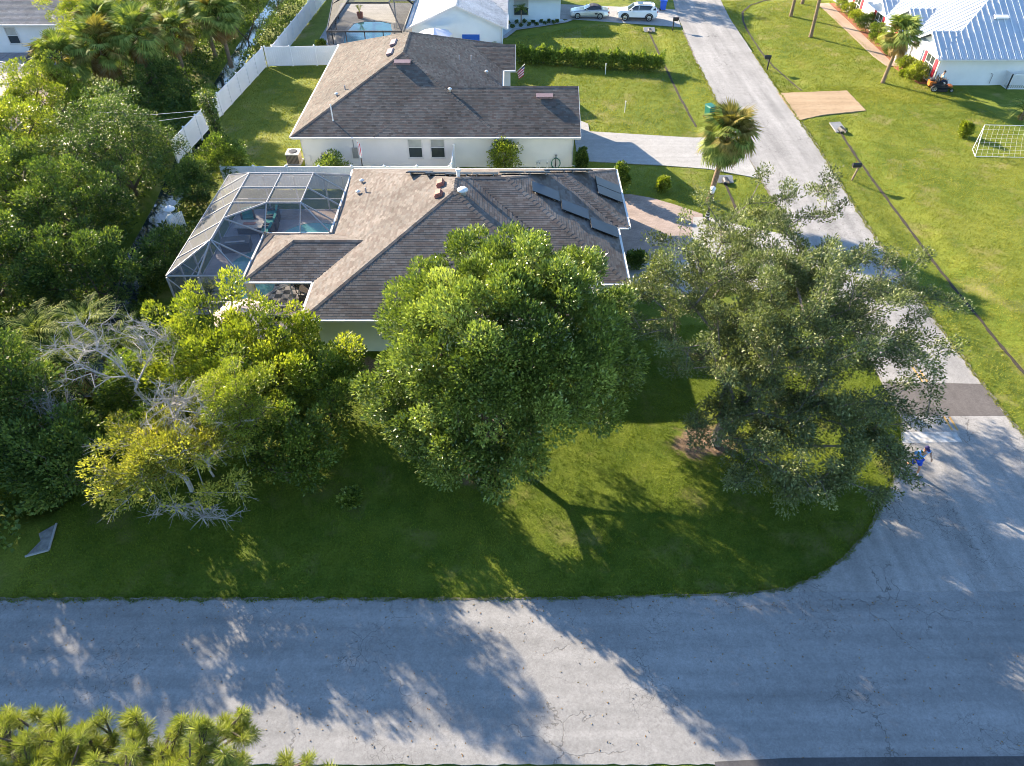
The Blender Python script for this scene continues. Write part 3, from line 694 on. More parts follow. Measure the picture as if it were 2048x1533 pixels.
MB().prism([(x, y) for x, y in O1], 2.40, 2.44).build('soffit', 'trim_white', h1, True)
# garage door and entry on the street side, lanai columns
MB().box((6.385, 38.6, .06), (6.44, 43.2, 2.2)).build('garage_door', 'trim_white', h1, True)
for a, b in (((-14.15, 31.75), .36), ((-10.3, 31.7), .24), ((-14.15, 36.0), .3)):
    MB().box((a[0] - b / 2, a[1] - b / 2, .03), (a[0] + b / 2, a[1] + b / 2, 2.41)).build('column', 'wall_cream', h1, True)
MB().box((-14.0, 31.6, 0.0), (-10.0, 36.1, .085)).build('lanai_floor', 'checker', h1, True)
for p, q in (((-13.9, 31.74, 2.36), (-10.45, 31.74, 2.36)), ((-13.9, 31.74, .75), (-10.45, 31.74, .75)), ((-12.0, 31.74, .1), (-12.0, 31.74, 2.4)), ((-13.9, 31.74, .13), (-10.45, 31.74, .13))):
    MB().bar(p, q, .06, .06).build('screen_rail', 'aluminium', h1, True)
MB().add([(-13.95, 31.74, .1), (-10.42, 31.74, .1), (-10.42, 31.74, 2.4), (-13.95, 31.74, 2.4)], [(0, 1, 2, 3)]).build('screen', 'screen_mesh', h1, True)
for p in ((-4.0, 36.9, 5.34), (-4.02, 35.7, 5.32)):
    roof_vent(h1, p, 'box', S1, (-1, 0))
roof_vent(h1, (-2.7, 35.6, 5.45), 'mush')
MB().lathe([(.10, 0), (.10, .5), (.16, .52), (.14, .62), (.02, .64)], (-3.05, 37.6, 5.35), 10).build('vent_pipe', 'vent_white', h1, True)
for p, k in (((-9.5, 41.6, 3.05), 'cap'), ((-9.5, 40.15, 3.05), 'cap'), ((-8.95, 39.9, 3.28), 'pipe')): roof_vent(h1, p, k)
def solar(root, c, u, v, lu, lv):
    """panel with lower-left corner c, unit axes u,v on the roof plane"""
    u = Vector(u).normalized(); v = Vector(v).normalized(); n = u.cross(v); n = n if n.z > 0 else -n; c = Vector(c) + n * .10
    def slab(m, a0, a1, b0, b1, t0, t1):
        m.add([c + u * a + v * b + n * t for t in (t0, t1) for a, b in ((a0, b0), (a1, b0), (a1, b1), (a0, b1))],
              [(0, 3, 2, 1), (4, 5, 6, 7), (0, 1, 5, 4), (1, 2, 6, 5), (2, 3, 7, 6), (3, 0, 4, 7)])
    m = MB(); slab(m, 0, lu, 0, lv, 0, .04); o = m.build('solar_panel', 'black_plastic', root, True)
    m = MB(); slab(m, .025, lu - .025, .025, lv - .025, .041, .046); m.build('cell_sheet', 'solar_cell', o, True)
    m = MB(); [slab(m, a, a + .05, .08, lv - .08, -.10, -.002) for a in (.25, lu - .3)]; m.build('mounting_rail', 'steel_grey', o, True)
dE = Vector((1, 0, -S1))
for x, y in ((1.1, 37.10), (2.8, 36.28), (4.46, 35.46)): solar(h1, (x, y, E1 + S1 * (6.2 - x) + .02), dE, (0, 1, 0), 1.76, 1.2)
for y in (39.5, 40.63): solar(h1, (5.2, y, E1 + S1 * (6.9 - 5.2) + .02), dE, (0, 1, 0), 1.72, 1.1)
for x, y in ((-6.3, 39.3), (-5.1, 38.4), (-3.85, 38.0), (-2.3, 38.0), (-.75, 39.2), (.8, 39.2), (2.0, 41.0), (3.5, 41.0)):
    solar(h1, (x, y, E1 + S1 * (44.4 - y) + .02), (1, 0, 0), (0, 1, -S1), 1.5, 1.3)

# pool cage of house 1
cage = thing('pool_cage', 'white framed screen enclosure over the pool beside the tan roof', 'pool cage', (-14.5, 37.7, 0))
def beam(p, q, w=.042, h=.10, name='beam', mat='aluminium', par=None): return MB().bar(p, q, w, h).build(name, mat, par or cage, True)
def pane(pts, mat='screen_mesh', par=None): return MB().add(pts, [tuple(range(len(pts)))]).build('screen_panel', mat, par or cage, True)
XW, XT, XE, XB = -18.6, -16.4, -12.4, -14.5; ZE, ZT = 2.62, 3.8; XH = -10.66
YS, Y1, Y2, Y3, Y4, YN = 31.9, 33.6, 37.7, 39.55, 41.4, 43.5
for a, b in (((XW, YS, ZE), (XW, YN, ZE)), ((XW, YS, ZE), (XB, YS, ZE)), ((XW, YN, ZE), (XH, YN, ZE)), ((XT, Y1, ZT), (XT, Y4, ZT)), ((-14.4, Y2, ZT), (-14.4, Y4, ZT)), ((XE, Y2, ZT), (XE, Y4, ZT)),
             ((XT, Y4, ZT), (XE, Y4, ZT)), ((XT, Y3, ZT), (XE, Y3, ZT)), ((-14.4, Y2, ZT), (XE, Y2, ZT)), ((XT, 37.7, ZT), (-14.4, Y2, ZT)), ((XT, 35.9, ZT), (-14.4, Y2, ZT))):
    beam(a, b)
for y in (Y1, 35.5, Y2, Y3, Y4): beam((XW, y, ZE), (XT, y, ZT), name='rafter')
for y in (Y2, Y3, Y4): beam((XE, y, ZT), (XH, y, ZE), name='rafter')
beam((XT, Y1, ZT), (XW, YS, ZE), name='rafter'); beam((XT, Y1, ZT), (-16.9, YS, ZE), name='rafter'); beam((XT, Y1, ZT), (XB, YS, ZE), name='rafter')
beam((XT, Y1, ZT), (XB, Y1, ZE), name='rafter'); beam((XT, 35.9, ZT), (XB, 36.3, ZE), name='rafter')
beam((-14.4, Y2, ZT), (-14.45, 36.45, ZE), name='rafter'); beam((XE, Y2, ZT), (XE, 36.45, ZE), name='rafter')
beam((XT, Y4, ZT), (XW, YN, ZE), name='rafter'); beam((XT, Y4, ZT), (XT, YN, ZE), name='rafter'); beam((-14.4, Y4, ZT), (-14.4, YN, ZE), name='rafter'); beam((XE, Y4, ZT), (XE, YN, ZE), name='rafter'); beam((XE, Y4, ZT), (XH, YN, ZE), name='rafter')
beam((XE, Y2, ZT), (XH, 36.45, ZE), name='rafter')
for x, y in ((XW, YS), (-16.9, YS), (-15.6, YS), (XB, YS), (XW, 33.6), (XW, 35.5), (XW, 37.7), (XW, 39.55), (XW, 41.4), (XW, YN), (-16.4, YN), (-14.4, YN), (-12.4, YN), (-11.2, YN)):
    beam((x, y, .05), (x, y, ZE - .08), .09, .09, 'post')
for a, b in (((XW, YS, .9), (XB, YS, .9)), ((XW, YS, .1), (XB, YS, .1)), ((XW, YS, .9), (XW, YN, .9)), ((XW, YN, .9), (XH, YN, .9)), ((XW, YN, .1), (XH, YN, .1)), ((XW, YS, .1), (XW, YN, .1))): beam(a, b, .05, .05, 'chair_rail')
beam((XW, YS, 2.5), (-16.9, YS, .2), .05, .05, 'brace'); beam((XW, 35.5, .2), (XW, 33.6, 2.5), .05, .05, 'brace')
for y0, y1 in ((Y1, 35.5), (35.5, Y2), (Y2, Y3), (Y3, Y4)): pane([(XW, y0, ZE), (XW, y1, ZE), (XT, y1, ZT), (XT, y0, ZT)])
pane([(XW, YS, ZE), (XW, Y1, ZE), (XT, Y1, ZT)]); pane([(XW, YS, ZE), (XT, Y1, ZT), (-16.9, YS, ZE)]); pane([(-16.9, YS, ZE), (XT, Y1, ZT), (XB, YS, ZE)])
pane([(XB, YS, ZE), (XT, Y1, ZT), (XB, Y1, ZE)]); pane([(XB, Y1, ZE), (XT, Y1, ZT), (XT, 35.9, ZT), (XB, 36.3, ZE)])
pane([(XB, 36.4, ZE), (XT, 35.9, ZT), (-14.4, Y2, ZT)]); pane([(XT, 35.9, ZT), (-14.4, Y2, ZT), (XT, Y2, ZT)])
for x0, x1 in ((XT, -14.4), (-14.4, XE)):
    for y0, y1 in ((Y2, Y3), (Y3, Y4)): pane([(x0, y0, ZT), (x1, y0, ZT), (x1, y1, ZT), (x0, y1, ZT)])
    pane([(x0, Y4, ZT), (x1, Y4, ZT), (x1, YN, ZE), (x0, YN, ZE)])
pane([(-14.4, 36.45, ZE), (XE, 36.45, ZE), (XE, Y2, ZT), (-14.4, Y2, ZT)]); pane([(XE, Y2, ZT), (XE, 36.45, ZE), (XH, 36.45, ZE)]); pane([(XE, Y2, ZT), (XH, 36.45, ZE), (XH, Y2, ZE)])
for y0, y1 in ((Y2, Y3), (Y3, Y4)): pane([(XE, y0, ZT), (XH, y0, ZE), (XH, y1, ZE), (XE, y1, ZT)])
pane([(XE, Y4, ZT), (XH, Y4, ZE), (XH, YN, ZE)]); pane([(XE, Y4, ZT), (XH, YN, ZE), (XE, YN, ZE)]); pane([(XW, Y4, ZE), (XT, Y4, ZT), (XW, YN, ZE)]); pane([(XT, Y4, ZT), (XT, YN, ZE), (XW, YN, ZE)])
for x0, x1 in ((XW, -16.9), (-16.9, -15.6), (-15.6, XB)): pane([(x0, YS, .1), (x1, YS, .1), (x1, YS, ZE), (x0, YS, ZE)])
for y0, y1 in ((YS, 33.6), (33.6, 35.5), (35.5, 37.7), (37.7, 39.55), (39.55, 41.4), (41.4, YN)): pane([(XW, y0, .1), (XW, y1, .1), (XW, y1, ZE), (XW, y0, ZE)])
for x0, x1 in ((XW, -16.4), (-16.4, -14.4), (-14.4, -12.4), (-12.4, XH)): pane([(x0, YN, .1), (x1, YN, .1), (x1, YN, ZE), (x0, YN, ZE)])

# freeform pool: outline is the union of two lobes
def lobes(cs, n=72, grow=0.0):
    cx = sum(c[0] for c in cs) / len(cs); cy = sum(c[1] for c in cs) / len(cs); out = []
    for k in range(n):
        a = 2 * pi * k / n; d = (cos(a), sin(a)); best = .6
        for (x, y, r) in cs:
            fx, fy = cx - x, cy - y; b = fx * d[0] + fy * d[1]; c = fx * fx + fy * fy - (r + grow) ** 2; D = b * b - c
            if D > 0: best = max(best, -b + math.sqrt(D))
        out.append((cx + d[0] * best, cy + d[1] * best))
    return out
PL = [(-12.9, 39.6, 2.2), (-13.9, 38.0, 2.3), (-15.0, 36.4, 2.3), (-15.6, 34.9, 1.75)]
pool = thing('swimming_pool', 'curved teal swimming pool under the white framed screen cage', 'pool', (-14.5, 37.2, 0))
MB().prism(lobes(PL), .06, .079).build('water', 'pool_water', pool, True)
a_, b_ = lobes(PL, grow=.22), lobes(PL); cm = MB(); nn = len(a_)
cm.add([(x, y, .095) for x, y in a_] + [(x, y, .095) for x, y in b_] + [(x, y, .06) for x, y in a_] + [(x, y, .06) for x, y in b_],
       [(i, (i + 1) % nn, nn + (i + 1) % nn, nn + i) for i in range(nn)] + [(i, 2 * nn + i, 2 * nn + (i + 1) % nn, (i + 1) % nn) for i in range(nn)] + [(nn + i, nn + (i + 1) % nn, 3 * nn + (i + 1) % nn, 3 * nn + i) for i in range(nn)])
cm.build('coping', 'coping', pool, True)

# ---------------------------------------------------------------- house 2: grey-brown roof, pale wall
E2, S2 = 2.6, .44
h2 = thing('shingled_house', 'long grey brown roofed house with pale grey wall behind the corner house', 'house', (-6, 57, 0))
v1 = Wing(-15.9, -.8, 49.45, 69.4, E2, S2, axis='y'); v2 = Wing(-10.0, 4.95, 49.46, 58.3, E2, S2 * .985, 'E', 'x'); v3 = Wing(-8.0, .3, 62.8, 68.2, E2, S2, 'E', 'x')
build_roof(h2, [v1, v2, v3], 'shingle_brown', lambda c: c.y < 53 and -13 < c.x < 3, seed=9)
O2 = [(-15.9, 49.45), (4.95, 49.45), (4.95, 58.3), (-.8, 58.3), (-.8, 62.8), (.3, 62.8), (.3, 68.2), (-.8, 68.2), (-.8, 69.4), (-15.9, 69.4)]
for i, (a, b) in enumerate(zip(O2, O2[1:] + O2[:1])):
    if i in (1, 5): continue
    eaves(h2, [a, b], E2, closed=False)
for y0, y1, x, w in ((49.46, 58.3, 4.95, v2), (62.8, 68.2, .3, v3)):      # gable rakes and gable walls
    zt = w.E + w.sl * w.hw; ym = (y0 + y1) / 2
    for a, b in (((x, y0, E2), (x, ym, zt)), ((x, ym, zt), (x, y1, E2))):
        MB().bar(Vector(a) + Vector((.012, 0, -.07)), Vector(b) + Vector((.012, 0, -.07)), .03, .17).build('rake_board', 'trim_white', h2, True)
    MB().add([(x - .45, y0 + .4, 2.5), (x - .45, y1 - .4, 2.5), (x - .45, ym, zt - .12)], [(0, 1, 2)]).build('gable_wall', 'wall_grey', h2, True)
W2 = [(-15.4, 49.95), (4.5, 49.95), (4.5, 57.8), (-1.3, 57.8), (-1.3, 63.25), (-.15, 63.25), (-.15, 67.8), (-1.3, 67.8), (-1.3, 68.9), (-15.4, 68.9)]
walls(h2, W2, 2.52, 'wall_grey')
MB().prism(O2, 2.38, 2.42).build('soffit', 'trim_white', h2, True)
window(h2, (-7.1, 49.95, .82), .95, 1.5, 'x'); window(h2, (-5.45, 49.95, .82), .95, 1.5, 'x')
dr = MB().box((-1.28, 59.3, .06), (-1.24, 60.4, 2.1)).build('door', 'trim_white', h2, True); MB().lathe([(.03, 0), (.05, .02), (.05, .06), (.02, .08)], (-1.2, 59.45, 1.0), 8).build('door_knob', 'steel_grey', dr, True)
MB().box((4.485, 51.2, .06), (4.54, 56.2, 2.15)).build('garage_door', 'trim_white', h2, True)
for x, tx in ((-15.36, -15.1), (4.42, 4.75)):       # downspouts
    MB().tube([(x, 49.6, 2.5), (x, 49.86, 2.3), (x, 49.88, .25), (x + (.5 if x > 0 else 0), 49.7, .08)], .045, 8).build('downspout', 'trim_white', h2, True)
MB().box((-11.75, 49.86, .75), (-11.35, 49.948, 1.55)).build('meter_box', 'steel_grey', h2, True)
MB().box((-14.1, 49.87, .9), (-13.8, 49.948, 1.15)).build('meter_box', 'steel_grey', h2, True)
MB().tube([(-11.6, 49.9, 1.55), (-11.6, 49.9, 2.2), (-12.2, 49.9, 2.3)], .03, 6).build('conduit', 'vent_grey', h2, True)
MB().tube([(-14.9, 49.9, .2), (-14.95, 49.9, 1.0)], .03, 6).build('conduit', 'vent_white', h2, True)
for p, dn in (((-8.3, 56.0), (0, -1)), ((2.4, 52.9), (0, -1))):
    z = E2 + S2 * (p[1] - 49.45); roof_vent(h2, (p[0], p[1], z), 'ridge', S2, dn).build('ridge_vent', 'vent_mauve', h2, True)
for y in (58.4, 60.6):
    roof_vent(h2, (-9.5, y, E2 + S2 * 6.4), 'ridge', S2, (-1, 0)).build('ridge_vent', 'vent_mauve', h2, True)
for p, k in (((-12.6, 54.4, E2 + S2 * 3.3), 'pipe'), ((-13.2, 53.9, E2 + S2 * 2.7), 'cap'), ((-4.6, 53.4, E2 + S2 * 3.95), 'cap'), ((-2.1, 60.3, E2 + S2 * 1.3), 'cap'), ((-3.4, 61.8, E2 + S2 * 2.6), 'pipe'), ((-4.3, 60.7, E2 + S2 * 3.5), 'pipe')): roof_vent(h2, p, k)
MB().lathe([(.06, 0), (.045, .1), (.045, 1.25), (.03, 1.26)], (-13.0, 50.8, E2 + S2 * 1.35 - .05), 8).build('vent_pipe', 'vent_white', h2, True)
fl2 = thing('house_flag', 'small striped flag on an angled pole at the far house entry', 'flag', (.35, 63.3, 2.2))
MB().tube([(0, 0, 0), (.75, -.15, .75)], .02, 6).build('pole', 'vent_white', fl2)
for i in range(7):
    MB().add([(.12 + .02 * i, -.05 - .03 * i, .02 - .075 * i), (.72 - .01 * i, -.17 - .03 * i, .62 - .11 * i), (.72 - .01 * i, -.17 - .03 * i, .51 - .11 * i), (.12 + .02 * i, -.05 - .03 * i, -.055 - .075 * i)], [(0, 1, 2, 3)]).build('stripe', 'flag_red' if i % 2 == 0 else 'flag_white', fl2)
MB().add([(.5, -.14, .40), (.72, -.19, .62), (.71, -.19, .28), (.48, -.14, .1)], [(0, 1, 2, 3)]).build('canton', 'flag_blue', fl2)
fl1 = thing('garden_flag', 'red and white flag hanging from a dark pole by the vinyl fence', 'flag', (-10.6, 47.3, 0))
MB().tube([(0, 0, 0), (0, 0, 2.0)], .04, 8).build('pole', 'black_plastic', fl1); MB().tube([(0, 0, 2.0), (-.12, 0, 3.3)], .025, 8).build('staff', 'vent_white', fl1)
for i in range(4):
    MB().add([(-.12 + .07 * i, -.01 - .02 * i, 3.2 - .05 * i), (-.05 + .07 * i, -.03 - .02 * i, 3.15 - .05 * i), (.0 + .05 * i, -.03 - .02 * i, 2.2), (-.07 + .05 * i, -.01 - .02 * i, 2.25)], [(0, 1, 2, 3)]).build('stripe', ('flag_red', 'flag_white')[i % 2], fl1)

def hose_reel():
    t = thing('hose_reel', 'dark garden hose coiled on a holder against the pale wall', 'hose', (3.25, 49.75, 0))
    pts = [(.32 * cos(a) * (1 + .05 * sin(a * .31)), .02 * sin(a * 1.3), .42 + .40 * sin(a)) for a in np.linspace(0, 6 * pi, 80)]
    MB().tube(pts, .025, 6).build('hose', 'bin_green', t)
    MB().tube([(0, .12, .1), (0, .12, 1.02), (.08, .02, 1.05), (-.1, .02, 1.05)], .03, 6).build('holder', 'black_plastic', t)
hose_reel()
for x in (1.85, 2.05, 2.6):
    t = thing('irrigation_pipe', 'upright white pipe by the wall left of the coiled hose', 'pipe', (x, 49.55, 0), group='white pipes by the grey wall')
    MB().tube([(0, 0, 0), (0, 0, .55), (0, .12, .6)], .035, 8).build('riser', 'pvc', t); MB().lathe([(.05, 0), (.06, .03), (.05, .08)], (0, 0, .5), 8).build('valve', 'steel_grey', t)
for (x, y, lb) in ((8.8, 69.0, 'white marker stake in the lawn just below the hedge'), (9.6, 60.1, 'pale marker stake in the middle of the front lawn')):
    t = thing('marker_stake', lb, 'stake', (x, y, 0)); MB().tube([(0, 0, 0), (0, 0, .95)], .03, 8).build('pole', 'pvc', t); MB().lathe([(.06, 0), (.06, .05), (.035, .07)], (0, 0, .93), 8).build('cap', 'pvc', t)
ac = thing('air_conditioner', 'square tan air conditioner unit with round fan at the house corner', 'air conditioner', (-16.4, 50.7, 0))
MB().box((-.55, -.55, 0), (.55, .55, .1)).build('pad', 'concrete', ac); MB().box((-.45, -.45, .1), (.45, .45, .82)).build('cabinet', 'ac_tan', ac)
MB().box((-.48, -.48, .82), (.48, .48, .9)).build('top_cover', 'vent_white', ac); MB().lathe([(.36, 0), (.36, .03), (.28, .05), (.05, .05)], (0, 0, .9), 18).build('fan_grille', 'black_plastic', ac)
for k in range(9): MB().box((-.42 + .1 * k, -.462, .14), (-.39 + .1 * k, -.451, .80)).build('louvre', 'black_plastic', ac)

# ---------------------------------------------------------------- vinyl fences
def fence(label, a, b, h=1.8, step=2.35, name='vinyl_fence', za=0.0):
    a, b = Vector((*a, 0)), Vector((*b, 0)); n = max(1, round((b - a).length / step)); d = (b - a) / n; u = d.normalized()
    t = thing(name, label, 'fence', a)
    for i in range(n + 1):
        p = d * i; m = MB().box((p.x - .065, p.y - .065, -.2), (p.x + .065, p.y + .065, h + .05)); po = m.build('post', 'vinyl', t)
        MB().lathe([(.105, 0), (.105, .03), (.01, .1)], (p.x, p.y, h + .05), 4).build('post_cap', 'vinyl', po)
    for i in range(n):
        p = d * i + u * .07; q = d * (i + 1) - u * .07; m = MB()
        for z0, z1, w in ((.06, .2, .05), (h - .14, h, .05)): MB().bar(p + Vector((0, 0, (z0 + z1) / 2)), q + Vector((0, 0, (z0 + z1) / 2)), w, z1 - z0).build('rail', 'vinyl', t)
        L = (q - p).length; k = 11; bm = MB()
        for j in range(k):
            s0 = p + u * (L * j / k + .004); s1 = p + u * (L * (j + 1) / k - .004); bm.bar(s0 + Vector((0, 0, h / 2 + .03)), s1 + Vector((0, 0, h / 2 + .03)), .022, h - .34)
        bm.build('panel', 'vinyl', t)
    return t
fence('white vinyl fence running beside the canal along the fenced back lawn', (-25.2, 50.6), (-23.7, 70.9))
fence('short white vinyl fence across the back lawn reaching the grey brown roof', (-23.5, 71.1), (-14.2, 71.6), 1.8)
fence('white vinyl fence along the canal beside the dark pool cage', (-22.9, 71.4), (-22.1, 98), 1.8)
fence('white vinyl fence between the screened pool and the grey walled house', (-20.3, 46.5), (-4.35, 46.5), 1.75)
fence('single white fence panel from the cross fence to the house wall', (-4.25, 46.7), (-4.25, 49.7), 1.8)

# ---------------------------------------------------------------- house 3 (top left) and its small pool cage
h3 = thing('neighbour_house', 'white walled house with grey shingle roof in the top left corner', 'house', (-52, 80, 0))
build_roof(h3, [Wing(-70, -43.6, 74.4, 92, 2.85, .42)], 'shingle_grey', None, .34, .17, seed=3, skip=lambda c: c.x < -56)
eaves(h3, [(-70, 74.4), (-43.6, 74.4)], 2.85, closed=False); eaves(h3, [(-43.6, 74.4), (-43.6, 92)], 2.85, closed=False)
walls(h3, [(-69.5, 74.9), (-44.1, 74.9), (-44.1, 91.5), (-69.5, 91.5)], 2.75, 'wall_white'); MB().prism([(-70, 74.4), (-43.6, 74.4), (-43.6, 92), (-70, 92)], 2.64, 2.68).build('soffit', 'trim_white', h3, True)
window(h3, (-49.4, 74.9, .95), 1.0, 1.45, 'x')
c3 = thing('screen_room', 'low flat screened patio cage beside the top left house', 'pool cage', (-46, 61, 0))
for a, b in (((-60, 56.2, 2.5), (-40.4, 56.0, 2.5)), ((-40.4, 56.0, 2.5), (-40.4, 63.5, 2.5)), ((-40.4, 63.5, 2.5), (-60, 69.5, 2.5)), ((-45.5, 56.1, 2.5), (-45.5, 65.2, 2.5)), ((-50.5, 56.1, 2.5), (-50.5, 66.8, 2.5)), ((-60, 60.5, 2.5), (-40.4, 59.8, 2.5))): beam(a, b, .07, .14, par=c3)
for x, y in ((-40.4, 56.0), (-40.4, 59.8), (-40.4, 63.5), (-45.5, 56.1), (-45.5, 65.2), (-50.5, 56.1)): beam((x, y, .05), (x, y, 2.44), .09, .09, 'post', par=c3)
pane([(-60, 56.2, 2.5), (-40.4, 56.0, 2.5), (-40.4, 63.5, 2.5), (-60, 69.5, 2.5)], par=c3)
pane([(-40.4, 56.0, .1), (-40.4, 63.5, .1), (-40.4, 63.5, 2.4), (-40.4, 56.0, 2.4)], par=c3); pane([(-60, 56.2, .1), (-40.4, 56.0, .1), (-40.4, 56.0, 2.4), (-60, 56.2, 2.4)], par=c3)
p3 = thing('patio_deck', 'grey boarded deck along the wall of the top left house', 'deck', (-50, 72, 0))
for k in range(28): MB().box((-56.5 + .45 * k, 70.2, .02), (-56.08 + .45 * k, 74.7, .10 + .012 * (k % 2))).build('board', 'deck_stone', p3, True)
aw = thing('solar_heater', 'dark tilted panel on the deck of the top left house', 'panel', (-46.0, 73.0, .1)); MB().add([(-1.4, -.9, .1), (1.4, -.9, .1), (1.4, .9, .9), (-1.4, .9, .9), (-1.4, -.9, .16), (1.4, -.9, .16), (1.4, .9, .96), (-1.4, .9, .96)], [(0, 3, 2, 1), (4, 5, 6, 7), (0, 1, 5, 4), (1, 2, 6, 5), (2, 3, 7, 6), (3, 0, 4, 7)]).build('panel', 'black_plastic', aw)
for x in (-1.3, 1.3): MB().bar((x, .8, 0), (x, .8, .84), .06, .06).build('leg', 'steel_grey', aw)

# ---------------------------------------------------------------- house 4 (top centre): pale gabled house, dark pool cage
h4 = thing('gabled_house', 'pale blue white gabled house with light grey roof at top centre', 'house', (-5.3, 82, 0))
g1 = Wing(-10.2, -.5, 74.0, 100, 2.6, .42, 'S', 'y'); g2 = Wing(-3, 5.8, 84.2, 95, 2.6, .42, axis='x'); g3 = Wing(-6, -.42, 78.5, 83.6, 2.6, .3, 'E', 'x')
build_roof(h4, [g1, g2, g3], 'shingle_pale', None, .34, .17, seed=5, skip=lambda c: c.y > 94)
eaves(h4, [(-.5, 74), (-.5, 84.2)], 2.6, closed=False); eaves(h4, [(-10.2, 100), (-10.2, 74)], 2.6, closed=False); eaves(h4, [(-.5, 84.2), (5.8, 84.2)], 2.6, closed=False); eaves(h4, [(5.8, 84.2), (5.8, 95)], 2.6, closed=False)
for a, b in (((-10.2, 74, 2.6), (-5.35, 74, 4.637)), ((-5.35, 74, 4.637), (-.5, 74, 2.6))): MB().bar(Vector(a) + Vector((0, -.012, -.07)), Vector(b) + Vector((0, -.012, -.07)), .03, .17).build('rake_board', 'trim_white', h4, True)
walls(h4, [(-9.8, 74.45), (-.95, 74.45), (-.95, 84.75), (5.3, 84.75), (5.3, 94), (-9.8, 94)], 2.52, 'wall_paleblue')
MB().add([(-9.9, 74.44, 2.5), (-.85, 74.44, 2.5), (-5.35, 74.44, 4.5)], [(0, 1, 2)]).build('gable_wall', 'wall_paleblue', h4, True)
window(h4, (1.0, 84.75, .8), 1.5, 1.5, 'x'); MB().box((-4.9, 74.37, .7), (-3.2, 74.448, 1.9)).build('awning', 'blue_canvas', h4, True)
MB().tube([(-1.0, 74.3, 2.5), (-1.0, 74.38, 2.2), (-1.0, 74.38, .2)], .05, 8).build('downspout', 'trim_white', h4, True)
c4 = thing('pool_cage', 'dark bronze screened pool cage beside the pale gabled house', 'pool cage', (-15, 79, 0))
bz = dict(par=c4, mat='bronze_alu')
for a, b in (((-17.8, 73.0, 2.6), (-10.6, 73.0, 2.6)), ((-17.8, 73.0, 2.6), (-20, 90, 2.6)), ((-10.4, 73, 2.6), (-10.4, 90, 2.6)), ((-16.4, 77.2, 4.0), (-17, 90, 4.0)), ((-12.2, 77.2, 4.0), (-12.2, 90, 4.0)), ((-16.4, 77.2, 4.0), (-12.2, 77.2, 4.0)), ((-16.4, 82, 4.0), (-12.2, 82, 4.0)),
             ((-17.8, 73, 2.6), (-16.4, 77.2, 4.0)), ((-10.6, 73, 2.6), (-12.2, 77.2, 4.0)), ((-12.2, 82, 4), (-10.4, 82, 2.6)), ((-16.4, 82, 4), (-18.9, 82, 2.6)), ((-17.8, 73, 1.2), (-10.6, 73, 1.2))): beam(a, b, .08, .15, **bz)
for x, y in ((-17.8, 73), (-16, 73), (-14.2, 73), (-12.4, 73), (-10.6, 73), (-18.4, 77.5), (-18.9, 82), (-19.4, 86)): beam((x, y, .05), (x, y, 2.55), .08, .08, 'post', **bz)
sm = 'screen_mesh_dark'
pane([(-17.8, 73, .1), (-10.6, 73, .1), (-10.6, 73, 2.6), (-17.8, 73, 2.6)], 'screen_clear', c4); pane([(-17.8, 73, 2.6), (-10.6, 73, 2.6), (-12.2, 77.2, 4), (-16.4, 77.2, 4)], 'screen_clear', c4)
pane([(-17.8, 73, .1), (-20, 90, .1), (-20, 90, 2.6), (-17.8, 73, 2.6)], sm, c4); pane([(-17.8, 73, 2.6), (-16.4, 77.2, 4), (-17, 90, 4), (-20, 90, 2.6)], sm, c4)
pane([(-16.4, 77.2, 4), (-12.2, 77.2, 4), (-12.2, 90, 4), (-17, 90, 4)], sm, c4); pane([(-12.2, 77.2, 4), (-10.6, 73, 2.6), (-10.4, 90, 2.6), (-12.2, 90, 4)], sm, c4)
pool4 = thing('swimming_pool', 'teal swimming pool inside the dark screened cage', 'pool', (-15.2, 80, 0))
P4 = [(-17.2, 74.0), (-12.9, 74.0), (-12.7, 81.5), (-13.2, 84.2), (-14.4, 85.0), (-16.4, 85.0), (-17.5, 84.2), (-17.9, 81)]
MB().prism(P4, .05, .075).build('water', 'pool_water_deep', pool4, True)
for a, b in zip(P4, P4[1:] + P4[:1]): MB().bar((*a, .085), (*b, .085), .3, .04).build('coping', 'paint_white', pool4, True)
sh4 = thing('patio_roof', 'flat grey slatted roof between the dark cage and the gabled house', 'patio roof', (-11.2, 88, 0))
for k in range(12): MB().box((-12.6, 82.6 + .75 * k, 2.72), (-10.3, 83.3 + .75 * k, 2.76)).build('roof_panel', 'vent_grey', sh4, True)
for x in (-12.5, -10.4): MB().box((x - .05, 82.65, 0), (x + .05, 82.75, 2.71)).build('post', 'trim_white', sh4, True)
gr = thing('barbecue_grill', 'dark barbecue grill by the pool next to the gabled house', 'grill', (-11.3, 76.0, .06))
MB().box((-.7, -.3, .2), (.7, .3, .85)).build('cart', 'wicker', gr); MB().tube([(-.55, 0, .95), (.55, 0, .95)], .28, 12).build('lid', 'black_plastic', gr); MB().bar((-.4, -.32, .95), (.4, -.32, .95), .03, .03).build('handle', 'steel_grey', gr)
for sx in (-.6, .6):
    for sy in (-.25, .25): MB().tube([(sx, sy, 0), (sx, sy, .2)], .04, 6).build('leg', 'black_plastic', gr)
ck = thing('red_cooler', 'small red chest by the wall corner of the gabled house', 'cooler', (-9.6, 73.9, .06)); MB().box((-.3, -.25, 0), (.3, .2, .5)).build('body', 'flag_red', ck); MB().box((-.32, -.27, .5), (.32, .22, .6)).build('lid', 'black_plastic', ck)

